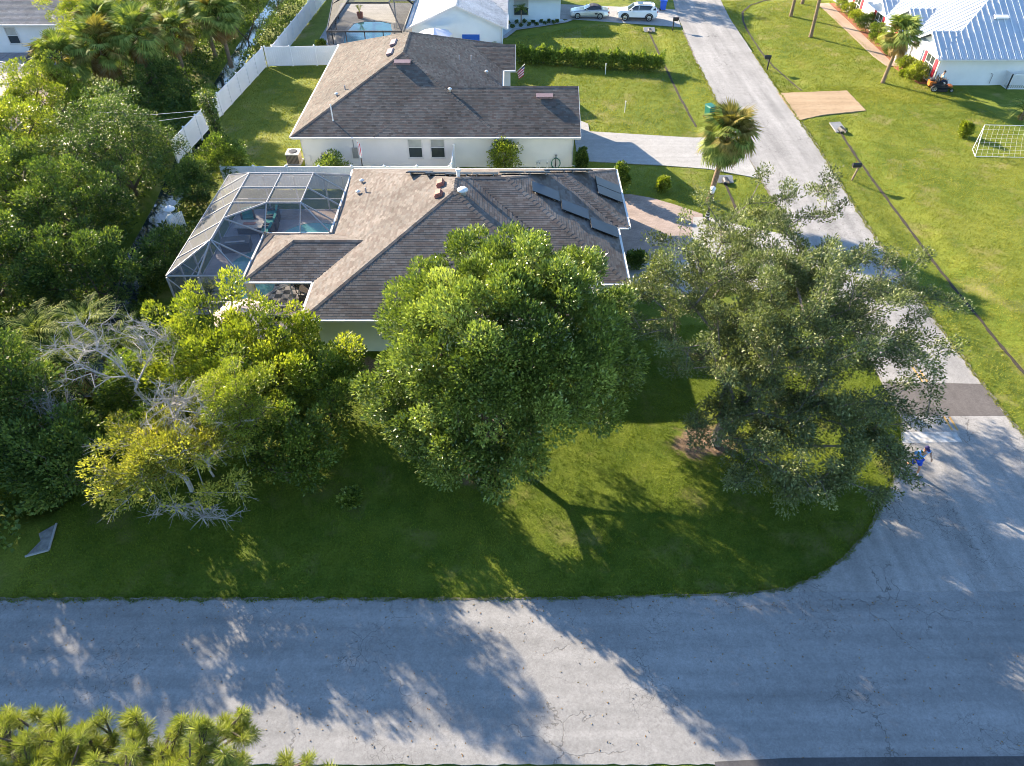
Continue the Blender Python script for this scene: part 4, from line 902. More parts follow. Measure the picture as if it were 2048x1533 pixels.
# ---------------------------------------------------------------- house 5 (top right): white walls, standing seam metal roof
E5, S5 = 2.5, .53
h5 = thing('metal_roof_house', 'white house with ribbed metal roof and red shutters, top right', 'house', (48, 78, 0))
m0 = Wing(37.75, 62, 65.7, 98, E5, S5, axis='y'); m1 = Wing(37.9, 50, 65.71, 71.3, E5, S5 * .99, 'W', 'x'); m2 = Wing(38.3, 50, 71.9, 77.3, E5 + .25, S5, 'W', 'x'); m3 = Wing(37.9, 52, 77.9, 85.5, E5, S5 * .985, 'W', 'x')
r5 = build_roof(h5, [m0, m1, m2, m3], 'metal_panel', None, tabs=False)
W5 = [m0, m1, m2, m3]
for wi, w in enumerate(W5):       # standing seams, one object each
    for side, poly in w.faces:
        n = (poly[1] - poly[0]).cross(poly[2] - poly[0]).normalized(); u = (poly[1] - poly[0]).normalized(); v = n.cross(u); o = poly[0]
        p2 = [((p - o).dot(u), (p - o).dot(v)) for p in poly]; um = max(p[0] for p in p2); vm = max(p[1] for p in p2); k = .3
        if side in 'NE': continue
        while k < um:
            runs = []; cur = None
            for j in range(int(vm / .1) + 2):
                vv = j * .1; c = o + u * k + v * vv
                inside = len(clip_poly([(k - .01, vv - .01), (k + .01, vv - .01), (k + .01, vv + .01), (k - .01, vv + .01)], p2)) >= 3
                ok = inside and c.y < 97 and c.x < 60 and not any(x.h(c.x, c.y) > c.z + .01 for j2, x in enumerate(W5) if j2 != wi)
                if ok: cur = [vv, vv] if cur is None else [cur[0], vv]
                elif cur: runs.append(cur); cur = None
            if cur: runs.append(cur)
            for a, b in runs:
                if b - a > .25: MB().bar(o + u * k + v * a + n * .02, o + u * k + v * b + n * .02, .055, .07, n).build('seam', 'metal_seam', r5, True)
            k += .6
eaves(h5, [(37.9, 65.7), (62, 65.7)], E5, closed=False)
for w, x in ((m1, 37.9), (m2, 38.3), (m3, 37.9)):
    zt = w.E + w.sl * w.hw; ym = (w.y0 + w.y1) / 2
    for a, b in (((x, w.y0, w.E), (x, ym, zt)), ((x, ym, zt), (x, w.y1, w.E))): MB().bar(Vector(a) + Vector((-.015, 0, -.07)), Vector(b) + Vector((-.015, 0, -.07)), .03, .17).build('rake_board', 'trim_white', h5, True)
    MB().add([(x + .55, w.y1 - .1, w.E - .08), (x + .55, w.y0 + .1, w.E - .08), (x + .55, ym, zt - .16)], [(0, 1, 2)]).build('gable_wall', 'wall_white', h5, True)
walls(h5, [(38.4, 66.3), (61.5, 66.3), (61.5, 97.5), (38.4, 97.5)], 2.45, 'wall_white')
for y in (67.9, 74.6, 80.4, 86.5):
    w5 = window(h5, (38.4, y, .75), 1.5, 1.35, 'y', blind=False)
    for s in (-1.15, 1.15): MB().box((38.33, y + s - .2, .6), (38.398, y + s + .2, 2.25)).build('shutter', 'red_shutter', h5, True)
    MB().box((38.355, y - .03, .75), (38.38, y + .03, 2.1)).build('mullion', 'trim_white', w5, True)
MB().box((38.34, 71.0, .1), (38.398, 72.0, 2.15)).build('door', 'trim_white', h5, True)
for y in (70.4, 72.6): MB().box((37.5, y - .08, 0), (37.66, y + .08, 2.5)).build('porch_post', 'trim_white', h5, True)
z_ = E5 + S5 * 4.2; roof_vent(h5, (44.4, 69.9, z_), 'ridge', S5, (0, -1)).build('ridge_vent', 'metal_seam', h5, True)
roof_vent(h5, (46.4, 68.4, E5 + S5 * 2.7), 'cap')
MB().tube([(38.2, 65.9, 2.4), (38.36, 66.2, 2.2), (38.36, 66.24, .15)], .05, 8).build('downspout', 'wall_cream', h5, True)
MB().tube([(43.6, 66.2, .2), (43.6, 66.2, 1.0), (43.4, 66.2, 1.1)], .03, 6).build('conduit', 'vent_grey', h5, True)
lt = thing('lattice_screen', 'white diamond lattice screen against the metal roofed house wall', 'lattice', (44.8, 65.3, 0))
def lattice(p, q, h=1.25):
    p, q = Vector(p), Vector(q); u = (q - p).normalized(); L = (q - p).length; n = int((L + h) / .17)
    for k in range(n):
        for sgn in (1, -1):
            s0, z0 = k * .17 - h, 0; a0 = max(0, s0); a1 = min(L, s0 + h)
            if a1 - a0 < .05: continue
            za, zb = a0 - s0, a1 - s0
            if sgn < 0: za, zb = h - za, h - zb
            MB().bar(p + u * a0 + Vector((0, 0, .05 + za)), p + u * a1 + Vector((0, 0, .05 + zb)), .012, .04).build('slat', 'vinyl', lt)
    for z in (.05, .05 + h): MB().bar(p + Vector((0, 0, z)), q + Vector((0, 0, z)), .05, .06).build('rail', 'vinyl', lt)
    for e in (p, q): MB().bar(e, e + Vector((0, 0, h + .1)), .07, .07).build('post', 'vinyl', lt)
lattice((0, 0, 0), (3.6, 0, 0)); lattice((0, 0, 0), (-.0, 1.0, 0))

# ---------------------------------------------------------------- pool-side furniture of house 1
def lounge(label, loc, rz):
    t = thing('patio_chair', label, 'chair', loc, rz)
    MB().box((-.36, -.36, .0), (.36, .36, .28)).build('frame', 'wicker', t)
    for s in (-1, 1): MB().box((s * .40 - .05, -.38, .0), (s * .40 + .05, .38, .55)).build('arm', 'wicker', t)
    MB().box((-.36, .30, .0), (.36, .40, .75)).build('back_frame', 'wicker', t)
    MB().box((-.34, -.37, .29), (.34, .28, .44)).build('seat_cushion', 'teal_cushion', t)
    MB().add([(-.33, .16, .45), (.33, .16, .45), (.33, .29, .45), (-.33, .29, .45), (-.33, .24, .86), (.33, .24, .86), (.33, .38, .84), (-.33, .38, .84)], [(0, 3, 2, 1), (4, 5, 6, 7), (0, 1, 5, 4), (1, 2, 6, 5), (2, 3, 7, 6), (3, 0, 4, 7)]).build('back_cushion', 'teal_cushion', t)
lounge('teal cushioned patio chair at the far left end of the pool deck', (-17.5, 42.0, .08), R(20))
lounge('teal cushioned patio chair farthest back beside the pool', (-15.9, 42.3, .08), R(-80))
lounge('teal cushioned patio chair between two others facing the fire table', (-15.75, 41.2, .08), R(-85))
lounge('teal cushioned patio chair nearest the pool edge by the fire table', (-15.75, 40.1, .08), R(-90))
ft = thing('fire_table', 'pale rectangular fire table between the teal chairs', 'table', (-17.0, 40.7, .08))
MB().box((-.75, -.35, .0), (.75, .35, .5)).build('base', 'wicker', ft); MB().box((-.9, -.5, .5), (.9, .5, .57)).build('table_top', 'table_light', ft); MB().box((-.4, -.15, .571), (.4, .15, .6)).build('burner', 'clay_vent', ft)
ot = thing('deck_box', 'dark brown wicker storage box with pale lid strip on pool deck', 'storage box', (-17.3, 38.6, .08), R(8))
MB().box((-.85, -.45, 0), (.85, .45, .55)).build('body', 'wicker', ot); MB().box((-.88, -.48, .55), (.88, .48, .64)).build('lid', 'black_plastic', ot); MB().box((-.6, -.3, .641), (.6, -.15, .67)).build('folded_cover', 'coping', ot)
def parasol(label, loc, r, h, mat, base='stone_grey'):
    t = thing('parasol', label, 'parasol', loc); n = 8
    MB().tube([(0, 0, 0), (0, 0, h + .1)], .025, 8).build('pole', 'steel_grey', t); MB().lathe([(.3, 0), (.28, .08), (.05, .12)], (0, 0, 0), 12).build('base', base, t)
    m = MB(); vs = [(0, 0, h)]
    for k in range(n):
        a = 2 * pi * k / n; vs.append((r * cos(a), r * sin(a), h - .55 * r * .55)); 
    for k in range(n):
        a = 2 * pi * (k + .5) / n; vs.append((r * .93 * cos(a), r * .93 * sin(a), h - .62 * r * .55))
    m.add(vs, [(0, 1 + k, 1 + n + k) for k in range(n)] + [(0, 1 + n + k, 1 + (k + 1) % n) for k in range(n)]); m.build('canopy', mat, t)
    for k in range(n):
        a = 2 * pi * k / n; MB().bar((0, 0, h - .35), (r * .98 * cos(a), r * .98 * sin(a), h - .57 * r * .55), .02, .02).build('rib', 'steel_grey', t)
parasol('tan patio parasol half hidden by the lime green shrubs', (-14.0, 29.3, .06), 1.45, 2.45, 'tan_canvas')
parasol('white parasol beside the gabled house, peeking over the ridge', (-7.4, 72.4, 0), 1.7, 3.1, 'white_canvas')
dt = thing('dining_table', 'round dining table with plant on the checkered lanai floor', 'table', (-11.6, 33.4, .085))
MB().lathe([(.25, 0), (.06, .05), (.06, .68), (.55, .70), (.55, .74)], (0, 0, 0), 16).build('table_body', 'wicker', dt)
for k in range(3):
    a = k * 2.1 + .4; lc = thing('dining_chair', 'dark chair drawn up to the round lanai table', 'chair', (-11.6 + .85 * cos(a), 33.4 + .85 * sin(a), .085), a + pi / 2, 'chairs at the lanai table')
    MB().box((-.22, -.22, .42), (.22, .22, .47)).build('seat', 'wicker', lc); MB().box((-.22, -.24, .47), (.22, -.20, .95)).build('backrest', 'wicker', lc)
    for sx in (-.19, .19):
        for sy in (-.19, .19): MB().box((sx - .02, sy - .02, 0), (sx + .02, sy + .02, .42)).build('leg', 'wicker', lc)
sg = thing('garden_gate', 'weathered white picket gate leaning by the shrubs left of the cage', 'gate', (-21.4, 40.3, 0), R(72))
for k in range(9): MB().box((-.6 + .14 * k, -.015, .05), (-.51 + .14 * k, .015, 1.45 + .12 * sin(k * pi / 8))).build('picket', 'vinyl', sg)
for z in (.35, 1.15): MB().box((-.62, .016, z), (.64, .05, z + .1)).build('rail', 'vinyl', sg)
tk = thing('water_tank', 'pale blue upright pressure tank behind the picket gate', 'tank', (-21.9, 40.6, 0)); MB().lathe([(.22, 0), (.3, .08), (.3, 1.1), (.2, 1.3), (.05, 1.36)], (0, 0, 0), 14).build('shell', 'wall_paleblue', tk, False, True); MB().lathe([(.34, 1.65), (.36, 1.72), (.2, 1.85), (.02, 1.88)], (0.05, .1, 0), 12).build('hood', 'wall_white', tk); MB().tube([(0.05, .1, 1.3), (.05, .1, 1.7)], .04, 6).build('pipe', 'pvc', tk)
pz = thing('potted_plant', 'potted plant with pale fronds inside the dark cage', 'plant', (-17.0, 86.2, .06)); MB().lathe([(.28, 0), (.36, .6), (.3, .6), (.28, .5)], (0, 0, 0), 12).build('pot', 'plant_pot', pz)
for k in range(12):
    a = k * .55; MB().add([(0, 0, .55), (.3 * cos(a) - .05 * sin(a), .3 * sin(a) + .05 * cos(a), 1.3), (.7 * cos(a), .7 * sin(a), 1.2), (.3 * cos(a) + .05 * sin(a), .3 * sin(a) - .05 * cos(a), 1.3)], [(0, 1, 2, 3)], .6).build('leaf', 'leaf_lime', pz)

# ---------------------------------------------------------------- street furniture
def mailbox(label, x, y, rz, post='black_plastic', box='black_plastic', lean=0.0, arm=True):
    z = float(hgt(x, y)); t = thing('mailbox', label, 'mailbox', (x, y, z), rz)
    MB().bar((0, 0, -.1), (lean, 0, 1.25), .10, .10).build('post', post, t)
    if arm: MB().bar((lean - .1, 0, 1.0), (lean + .45, 0, 1.0), .08, .08).build('arm', post, t)
    prof = [(-.12, 0), (.12, 0), (.12, .16)] + [(.12 * cos(a), .16 + .12 * sin(a)) for a in np.linspace(.3, pi - .3, 6)] + [(-.12, .16)]
    m = MB(); n = len(prof); x0 = lean - .1; x1 = lean + .5
    m.add([(x0, p[0], 1.06 + p[1]) for p in prof] + [(x1, p[0], 1.06 + p[1]) for p in prof], [tuple(range(n)), tuple(range(2 * n - 1, n - 1, -1))] + [(i, n + i, n + (i + 1) % n, (i + 1) % n) for i in range(n)])
    b = m.build('box', box, t); MB().box((x1, -.11, 1.07), (x1 + .015, .11, 1.30)).build('door', box, b); MB().box((x0 + .35, -.14, 1.2), (x0 + .37, -.125, 1.42)).build('signal_flag', 'flag_red', t)
mailbox('black mailbox on the left verge beside the white car driveway', 17.3, 82.0, 0)
mailbox('bulky black mailbox on the right verge above the tan driveway apron', 24.5, 70.5, pi)
mailbox('leaning wooden mailbox with dark box on the right verge', 24.7, 47.9, pi, 'wood_post', lean=-.22)
def wheelie(label, x, y, mat, rz):
    t = thing('wheelie_bin', label, 'bin', (x, y, .05), rz); m = MB()
    m.add([(-.24, -.3, .08), (.24, -.3, .08), (.24, .28, .08), (-.24, .28, .08), (-.3, -.38, 1.0), (.3, -.38, 1.0), (.3, .36, 1.0), (-.3, .36, 1.0)], [(0, 3, 2, 1), (4, 5, 6, 7), (0, 1, 5, 4), (1, 2, 6, 5), (2, 3, 7, 6), (3, 0, 4, 7)]); m.build('body', mat, t)
    MB().add([(-.33, -.43, 1.0), (.33, -.43, 1.0), (.33, .4, 1.0), (-.33, .4, 1.0), (-.28, -.38, 1.07), (.28, -.38, 1.07), (.3, .38, 1.1), (-.3, .38, 1.1)], [(0, 3, 2, 1), (4, 5, 6, 7), (0, 1, 5, 4), (1, 2, 6, 5), (2, 3, 7, 6), (3, 0, 4, 7)]).build('lid', mat, t)
    for s in (-1, 1): MB().tube([(s * .24, .3, .1), (s * .32, .3, .1)], .1, 12).build('wheel', 'rubber', t)
    MB().tube([(-.25, .44, 1.0), (.25, .44, 1.0)], .02, 6).build('handle', mat, t)
    return t
bb = wheelie('blue wheeled recycling bin at the end of the white car driveway', 17.35, 89.2, 'bin_blue', R(80))
MB().lathe([(.11, 0), (.11, .004)], (0, 0, 0), 12).build('emblem', 'paint_white', bb).matrix_local = Matrix.Translation((0, -.352, .66)) @ Matrix.Rotation(R(85), 4, 'X')
wheelie('green wheeled bin lying behind the cabbage palm crown', 16.5, 58.9, 'bin_green', R(25))
def culvert(label, x, y, w=1.5, d=.75, rz=0.0, pipe=1):
    t = thing('culvert_end', label, 'culvert', (x, y, 0), rz); z = -.12
    MB().add([(-w / 2, -d / 2, z - .1), (w / 2, -d / 2, z - .1), (w / 2, d / 2, .06), (-w / 2, d / 2, .06), (-w / 2, -d / 2, z), (w / 2, -d / 2, z), (w / 2, d / 2, .14), (-w / 2, d / 2, .14)], [(0, 3, 2, 1), (4, 5, 6, 7), (0, 1, 5, 4), (1, 2, 6, 5), (2, 3, 7, 6), (3, 0, 4, 7)]).build('headwall', 'concrete', t)
    if pipe: MB().tube([(0, -d / 2 - .25, -.05), (0, -d / 2 + .3, -.02)], .24, 14, False).build('pipe', 'black_plastic', t)
culvert('white concrete culvert end beside the cabbage palm', 15.55, 48.1, 1.15, .7)
culvert('pale concrete culvert end below the white car driveway', 14.85, 82.3, 1.2, .8)
culvert('stained concrete culvert end below the tan driveway apron', 26.85, 57.2, .95, 1.3, R(10))
cu = thing('canal_headwall', 'angled concrete headwall slab at the left edge of the lawn', 'culvert', (-19.1, 16.9, 0))
MB().prism([(-.35, -.85), (.45, -.55), (.3, .15), (.15, .75), (-.35, .25), (-.1, -.1)], -.3, .05).build('slab', 'stone_grey', cu)
MB().bar((-.35, -.85, .06), (.45, -.55, .06), .07, .06).build('edge', 'concrete', cu); MB().bar((.45, -.55, .06), (.15, .75, .06), .07, .06).build('edge', 'concrete', cu)
lp = thing('lamp_post', 'dark lamp post with white lantern where pavers meet the concrete drive', 'lamp', (12.95, 42.0, .05))
MB().lathe([(.2, 0), (.2, .12), (.14, .2), (.12, .7), (.07, .8), (.05, 1.0), (.045, 2.0), (.07, 2.05)], (0, 0, 0), 12).build('post', 'black_plastic', lp)
for k in range(3): MB().lathe([(.135, .22 + .2 * k), (.142, .25 + .2 * k), (.135, .3 + .2 * k)], (0, 0, 0), 12).build('band', 'paint_white', lp)
MB().lathe([(.06, 2.05), (.13, 2.12), (.16, 2.32), (.12, 2.4)], (0, 0, 0), 8).build('lantern', 'lamp_clear', lp); MB().lathe([(.19, 2.4), (.12, 2.5), (.02, 2.58)], (0, 0, 0), 8).build('lamp_cap', 'vent_white', lp)
gl = thing('football_goal', 'white tube football goal with sagging net on the right lawn', 'goal', (35.5, 51.7, 0), R(-3))
def gbar(a, b, nm): MB().tube([a, b], .024, 8).build(nm, 'pvc', gl)
gbar((0, 0, 0), (.35, 1.2, 2.0), 'side_bar'); gbar((5, 0, 0), (4.9, 1.2, 2.0), 'side_bar'); gbar((.35, 1.2, 2.0), (4.9, 1.2, 2.0), 'crossbar'); gbar((0, 0, .04), (5, 0, .04), 'ground_bar')
gbar((.35, 1.2, 2.0), (.3, 1.25, .0), 'post'); gbar((4.9, 1.2, 2.0), (4.9, 1.25, 0), 'post'); gbar((0, 0, .04), (.3, 1.25, .04), 'ground_bar'); gbar((5, 0, .04), (4.9, 1.25, .04), 'ground_bar')
nt_ = MB()
for k in range(13):
    f = k / 12; nt_.tube([(.35 + 4.55 * f, 1.2, 2.0), (.2 + 4.7 * f, .75, 1.15), (5 * f, 0, .05)], .005, 4, False)
for k in range(1, 8):
    f = k / 8; nt_.tube([(.35 - .35 * f + (4.55 + .45 * f) * g, 1.2 - 1.2 * f, 2 - 1.95 * f - .12 * sin(pi * f)) for g in (0, .5, 1)], .005, 4, False)
    for x in (0, 1): nt_.tube([((.33 - .3 * f) if x == 0 else 4.9 + .1 * f, 1.2 - 1.2 * f, 2 - 1.95 * f), ((.3, 4.9)[x], 1.22, 2 - 1.95 * f)], .005, 4, False)
nt_.build('net', 'pvc', gl)['kind'] = 'stuff'

# ---------------------------------------------------------------- cars
def loft(stations, mat, name, parent, crown=.5, n=7, smooth=True):
    """stations: (x, zlow, zhigh, halfwidth_low, halfwidth_high)"""
    vs = []; fs = []; m = 0
    for (x, z0, z1, w0, w1) in stations:
        ring = []
        for k in range(n):
            t = k / (n - 1); z = z0 + (z1 - z0) * t; w = w0 + (w1 - w0) * t; e = 1 - .10 * (2 * t - 1) ** 6
            ring.append((x, w * e, z))
        mid = [(x, w1 * .9 * s, z1 + .03 * crown) for s in (.6, 0, -.6)]
        full = ring + mid + [(p[0], -p[1], p[2]) for p in reversed(ring)]
        m = len(full); vs += full
    for i in range(len(stations) - 1):
        for k in range(m): fs.append((i * m + k, i * m + (k + 1) % m, (i + 1) * m + (k + 1) % m, (i + 1) * m + k))
    fs.append(tuple(range(m - 1, -1, -1))); fs.append(tuple(range((len(stations) - 1) * m, len(stations) * m)))
    return MB().add(vs, fs).build(name, mat, parent, smooth=False)
def wheel(t, x, y, r, w, spokes=5):
    s = 1 if y > 0 else -1; o = MB().add([], []); prof = [(r * .66, -w / 2), (r * .93, -w / 2), (r, -w * .3), (r, w * .3), (r * .93, w / 2), (r * .66, w / 2)]
    m = MB(); n = 20
    m.add([(x + pr * cos(2 * pi * k / n), y + pz_, r + pr * sin(2 * pi * k / n)) for pr, pz_ in prof for k in range(n)], [(i * n + k, i * n + (k + 1) % n, (i + 1) * n + (k + 1) % n, (i + 1) * n + k) for i in range(5) for k in range(n)])
    wh = m.build('wheel', 'rubber', t); m = MB(); m.tube([(x, y - s * w * .3, r), (x, y + s * w * .22, r)], r * .67, n); m.build('hub_plate', 'black_plastic', wh)
    m = MB(); yy = y + s * w * .30
    for k in range(spokes):
        a = 2 * pi * k / spokes; m.bar((x, yy, r), (x + r * .64 * cos(a), yy, r + r * .64 * sin(a)), .05, .09, (0, 1, 0))
    m.tube([(x + r * .64 * cos(a), yy, r + r * .64 * sin(a)) for a in np.linspace(0, 2 * pi, 21)], .022, 5, False); m.build('rim', 'rim_silver', wh)
sp = thing('convertible_car', 'silver two seat convertible with dark soft top parked on the driveway', 'car', (8.7, 86.6, .06), R(-3))
loft([(-2.18, .32, .58, .62, .55), (-2.05, .22, .70, .80, .70), (-1.6, .20, .80, .88, .76), (-1.1, .2, .86, .89, .78), (-.5, .2, .90, .88, .78), (.3, .2, .92, .88, .79), (1.0, .2, .96, .90, .80), (1.6, .22, .93, .90, .76), (2.0, .28, .84, .82, .70), (2.17, .36, .70, .70, .60)], 'car_silver', 'body', sp)
loft([(-.62, .86, .93, .74, .66), (-.05, .88, 1.22, .73, .56), (.35, .9, 1.28, .73, .56), (.9, .92, 1.2, .72, .54), (1.25, .93, 1.0, .66, .5)], 'car_glass', 'windows', sp)
loft([(.02, 1.10, 1.25, .60, .56), (.35, 1.05, 1.31, .62, .56), (.85, 1.02, 1.24, .62, .54), (1.28, .94, 1.03, .64, .5)], 'soft_top', 'soft_top', sp)
MB().add([(-.66, .66, .93), (-.66, -.66, .93), (-.08, -.56, 1.2), (-.08, .56, 1.2)], [(0, 1, 2, 3)]).build('windscreen', 'lamp_clear', sp)
for s in (-1, 1):
    for x in (-1.35, 1.15): wheel(sp, x, s * .78, .32, .24)
    MB().lathe([(.15, -.03), (.13, .03), (.05, .06)], (-1.85, s * .6, .70), 10).build('headlight', 'lamp_clear', sp); MB().box((2.06, s * .62 - .16, .62), (2.16, s * .62 + .16, .76)).build('tail_light', 'lamp_red', sp); MB().box((-.45, s * .9 - .08, .92), (-.3, s * .9 + .08, 1.04)).build('mirror', 'car_silver', sp)
    MB().box((.55, s * .868 - .02, .5), (.85, s * .868 + .02, .64)).build('side_intake', 'black_plastic', sp)
su = thing('suv_car', 'white compact suv parked behind the silver convertible on the driveway', 'car', (13.9, 85.9, .06), R(-4))
loft([(-2.18, .45, .80, .70, .68), (-2.08, .30, .92, .84, .76), (-1.7, .26, 1.0, .89, .80), (-1.1, .26, 1.04, .90, .82), (-.6, .26, 1.05, .90, .84), (.6, .26, 1.08, .90, .84), (1.6, .27, 1.1, .90, .84), (2.05, .34, 1.08, .86, .80), (2.18, .5, .98, .78, .74)], 'car_white', 'body', su)
loft([(-1.05, 1.0, 1.06, .80, .74), (-.35, 1.02, 1.50, .80, .64), (.3, 1.03, 1.56, .81, .64), (1.2, 1.05, 1.54, .81, .63), (1.75, 1.06, 1.44, .80, .6), (2.02, 1.06, 1.14, .76, .62)], 'car_glass', 'windows', su)
loft([(-.38, 1.48, 1.53, .64, .60), (.2, 1.53, 1.60, .66, .6), (1.2, 1.50, 1.59, .66, .58), (1.85, 1.42, 1.50, .63, .54)], 'car_white', 'roof', su)
MB().box((.0, -.4, 1.622), (.55, .4, 1.632)).build('sunroof', 'car_glass', su)
for s in (-1, 1):
    MB().bar((-.2, s * .58, 1.64), (1.5, s * .56, 1.62), .04, .05).build('roof_rail', 'steel_grey', su)
    for x in (-1.35, 1.3):
        wheel(su, x, s * .80, .35, .24, 5)
        MB().tube([(x + .42 * cos(a), s * .885, .36 + .42 * sin(a)) for a in np.linspace(0, pi, 10)], .055, 6).build('wheel_arch', 'black_plastic', su)
    MB().box((-.95, s * .905 - .01, .27), (.95, s * .905 + .01, .40)).build('sill_trim', 'black_plastic', su); MB().bar((.1, s * .80, 1.05), (.1, s * .66, 1.5), .05, .07).build('pillar', 'car_white', su); MB().bar((-1.0, s * .8, 1.05), (-.36, s * .66, 1.5), .05, .06).build('pillar', 'car_white', su); MB().bar((1.45, s * .82, 1.06), (1.8, s * .64, 1.46), .05, .3).build('pillar', 'car_white', su)
    MB().box((-2.19, s * .62 - .17, .78), (-2.10, s * .62 + .17, .88)).build('headlight', 'lamp_clear', su); MB().box((2.12, s * .62 - .14, .86), (2.20, s * .62 + .14, 1.0)).build('tail_light', 'lamp_red', su); MB().box((-.75, s * .96 - .1, 1.05), (-.6, s * .96 + .1, 1.18)).build('mirror', 'car_white', su)
MB().box((-2.21, -.5, .42), (-2.16, .5, .72)).build('grille', 'black_plastic', su)

# ---------------------------------------------------------------- people
def skinbody(name, joints, bones, mat, parent, subd=1):
    bm = bmesh.new(); lay = bm.verts.layers.skin.verify(); vs = {}
    for k, (p, r) in joints.items():
        v = bm.verts.new(p); v[lay].radius = (r, r) if not isinstance(r, tuple) else r; vs[k] = v
    list(vs.values())[0][lay].use_root = True
    for a, b in bones: bm.edges.new((vs[a], vs[b]))
    me = bpy.data.meshes.new(name); bm.to_mesh(me); bm.free()
    o = link(name, me, mat, parent); o.modifiers.new('skin', 'SKIN').use_smooth_shade = True
    s = o.modifiers.new('subd', 'SUBSURF'); s.levels = subd; s.render_levels = subd
    return o
def hand(parent, wrist, d, mat='skin', side=1):
    w = Vector(wrist); d = Vector(d).normalized(); s = d.cross(Vector((0, 0, 1))).normalized() * side; up = s.cross(d) * side
    J = {'w': (w, .024), 'p': (w + d * .06, (.036, .018))}; Bn = [('w', 'p')]
    for i, (o, l) in enumerate(((-.030, .07), (-.010, .082), (.010, .078), (.030, .06))):
        J['a%d' % i] = (w + d * .095 + s * o, .010); J['b%d' % i] = (w + d * (.095 + l * .55) + s * o - up * .012, .009); J['c%d' % i] = (w + d * (.095 + l) + s * o * .9 - up * .035, .008); Bn += [('p', 'a%d' % i), ('a%d' % i, 'b%d' % i), ('b%d' % i, 'c%d' % i)]
    J['t0'] = (w + d * .035 + s * .04, .012); J['t1'] = (w + d * .085 + s * .065 - up * .01, .009); Bn += [('w', 't0'), ('t0', 't1')]
    return skinbody('hand', J, Bn, mat, parent)
def head(parent, c, face, capmat, brim=True):
    c = Vector(c); f = Vector(face).normalized(); s = f.cross(Vector((0, 0, 1)))
    m = MB(); m.add([], [])
    n = 14
    m.lathe([(.02, -.125), (.055, -.11), (.075, -.06), (.082, 0), (.084, .05), (.07, .1), (.03, .125)], c, n); hd = m.build('head', 'skin', parent, smooth=True)
    MB().lathe([(.03, -.02), (.02, .02), (.004, .035)], c + f * .078 + Vector((0, 0, -.02)), 6).build('nose', 'skin', hd)
    for k in (-1, 1):
        MB().lathe([(.011, -.008), (.013, 0), (.008, .01)], c + f * .074 + s * .03 * k + Vector((0, 0, .015)), 6).build('eye', 'black_plastic', hd); MB().lathe([(.012, -.03), (.02, 0), (.01, .03)], c + s * .086 * k, 6).build('ear', 'skin', hd)
    MB().bar(c + f * .077 - s * .022 + Vector((0, 0, -.065)), c + f * .077 + s * .022 + Vector((0, 0, -.065)), .008, .01).build('mouth', 'plant_pot', hd)
    cp = MB().lathe([(.092, .035), (.095, .06), (.085, .11), (.05, .14), (.01, .15)], c, n).build('cap', capmat, parent, smooth=True)
    if brim:
        vs = [c + f * .06 + s * .085 + Vector((0, 0, .045)), c + f * .06 - s * .085 + Vector((0, 0, .045)), c + f * .19 - s * .05 + Vector((0, 0, .03)), c + f * .20 + Vector((0, 0, .03)), c + f * .19 + s * .05 + Vector((0, 0, .03))]
        MB().add(vs + [v + Vector((0, 0, .012)) for v in vs], [(4, 3, 2, 1, 0), (5, 6, 7, 8, 9), (0, 1, 6, 5), (1, 2, 7, 6), (2, 3, 8, 7), (3, 4, 9, 8), (4, 0, 5, 9)]).build('brim', capmat, cp)
# walker on the street corner, heading towards the camera with arms bent and held out
wk = thing('person', 'person in light blue shirt and blue shorts striding along the street corner', 'person', (17.7, 20.4, .055), R(10))
J = {'pelvis': ((0, 0, .95), .125), 'waist': ((0, -.02, 1.1), (.145, .10)), 'chest': ((0, -.05, 1.32), (.165, .11)), 'neck': ((0, -.07, 1.5), .055), 'skull': ((0, -.09, 1.6), .06),
     'shL': ((-.2, -.04, 1.42), .065), 'elL': ((-.42, .06, 1.24), .045), 'wrL': ((-.40, -.18, 1.14), .03), 'shR': ((.2, -.05, 1.42), .065), 'elR': ((.46, .02, 1.27), .045), 'wrR': ((.40, -.2, 1.10), .03),
     'hipL': ((-.1, 0, .88), .095), 'knL': ((-.13, .05, .52), .06), 'anL': ((-.15, .42, .24), .04), 'toL': ((-.15, .40, .10), .035), 'hipR': ((.1, 0, .88), .095), 'knR': ((.1, -.20, .54), .06), 'anR': ((.1, -.26, .12), .04), 'toR': ((.1, -.40, .05), .035)}
Bn = [('pelvis', 'waist'), ('waist', 'chest'), ('chest', 'neck'), ('neck', 'skull'), ('chest', 'shL'), ('shL', 'elL'), ('elL', 'wrL'), ('chest', 'shR'), ('shR', 'elR'), ('elR', 'wrR'), ('pelvis', 'hipL'), ('hipL', 'knL'), ('knL', 'anL'), ('anL', 'toL'), ('pelvis', 'hipR'), ('hipR', 'knR'), ('knR', 'anR'), ('anR', 'toR')]
skinbody('body', J, Bn, 'skin', wk, 2)
g = lambda k, e: (J[k][0], tuple(x + e for x in (J[k][1] if isinstance(J[k][1], tuple) else (J[k][1],) * 2)))
lerp = lambda a, b, t: tuple(x + (y - x) * t for x, y in zip(J[a][0], J[b][0]))
skinbody('shirt', {'chest': g('chest', .022), 'waist': g('waist', .03), 'hem': ((0, 0, .93), (.165, .13)), 'shL': g('shL', .025), 'slL': (lerp('shL', 'elL', .75), .075), 'shR': g('shR', .025), 'slR': (lerp('shR', 'elR', .75), .075)}, [('chest', 'waist'), ('waist', 'hem'), ('chest', 'shL'), ('shL', 'slL'), ('chest', 'shR'), ('shR', 'slR')], 'shirt_blue', wk, 2)
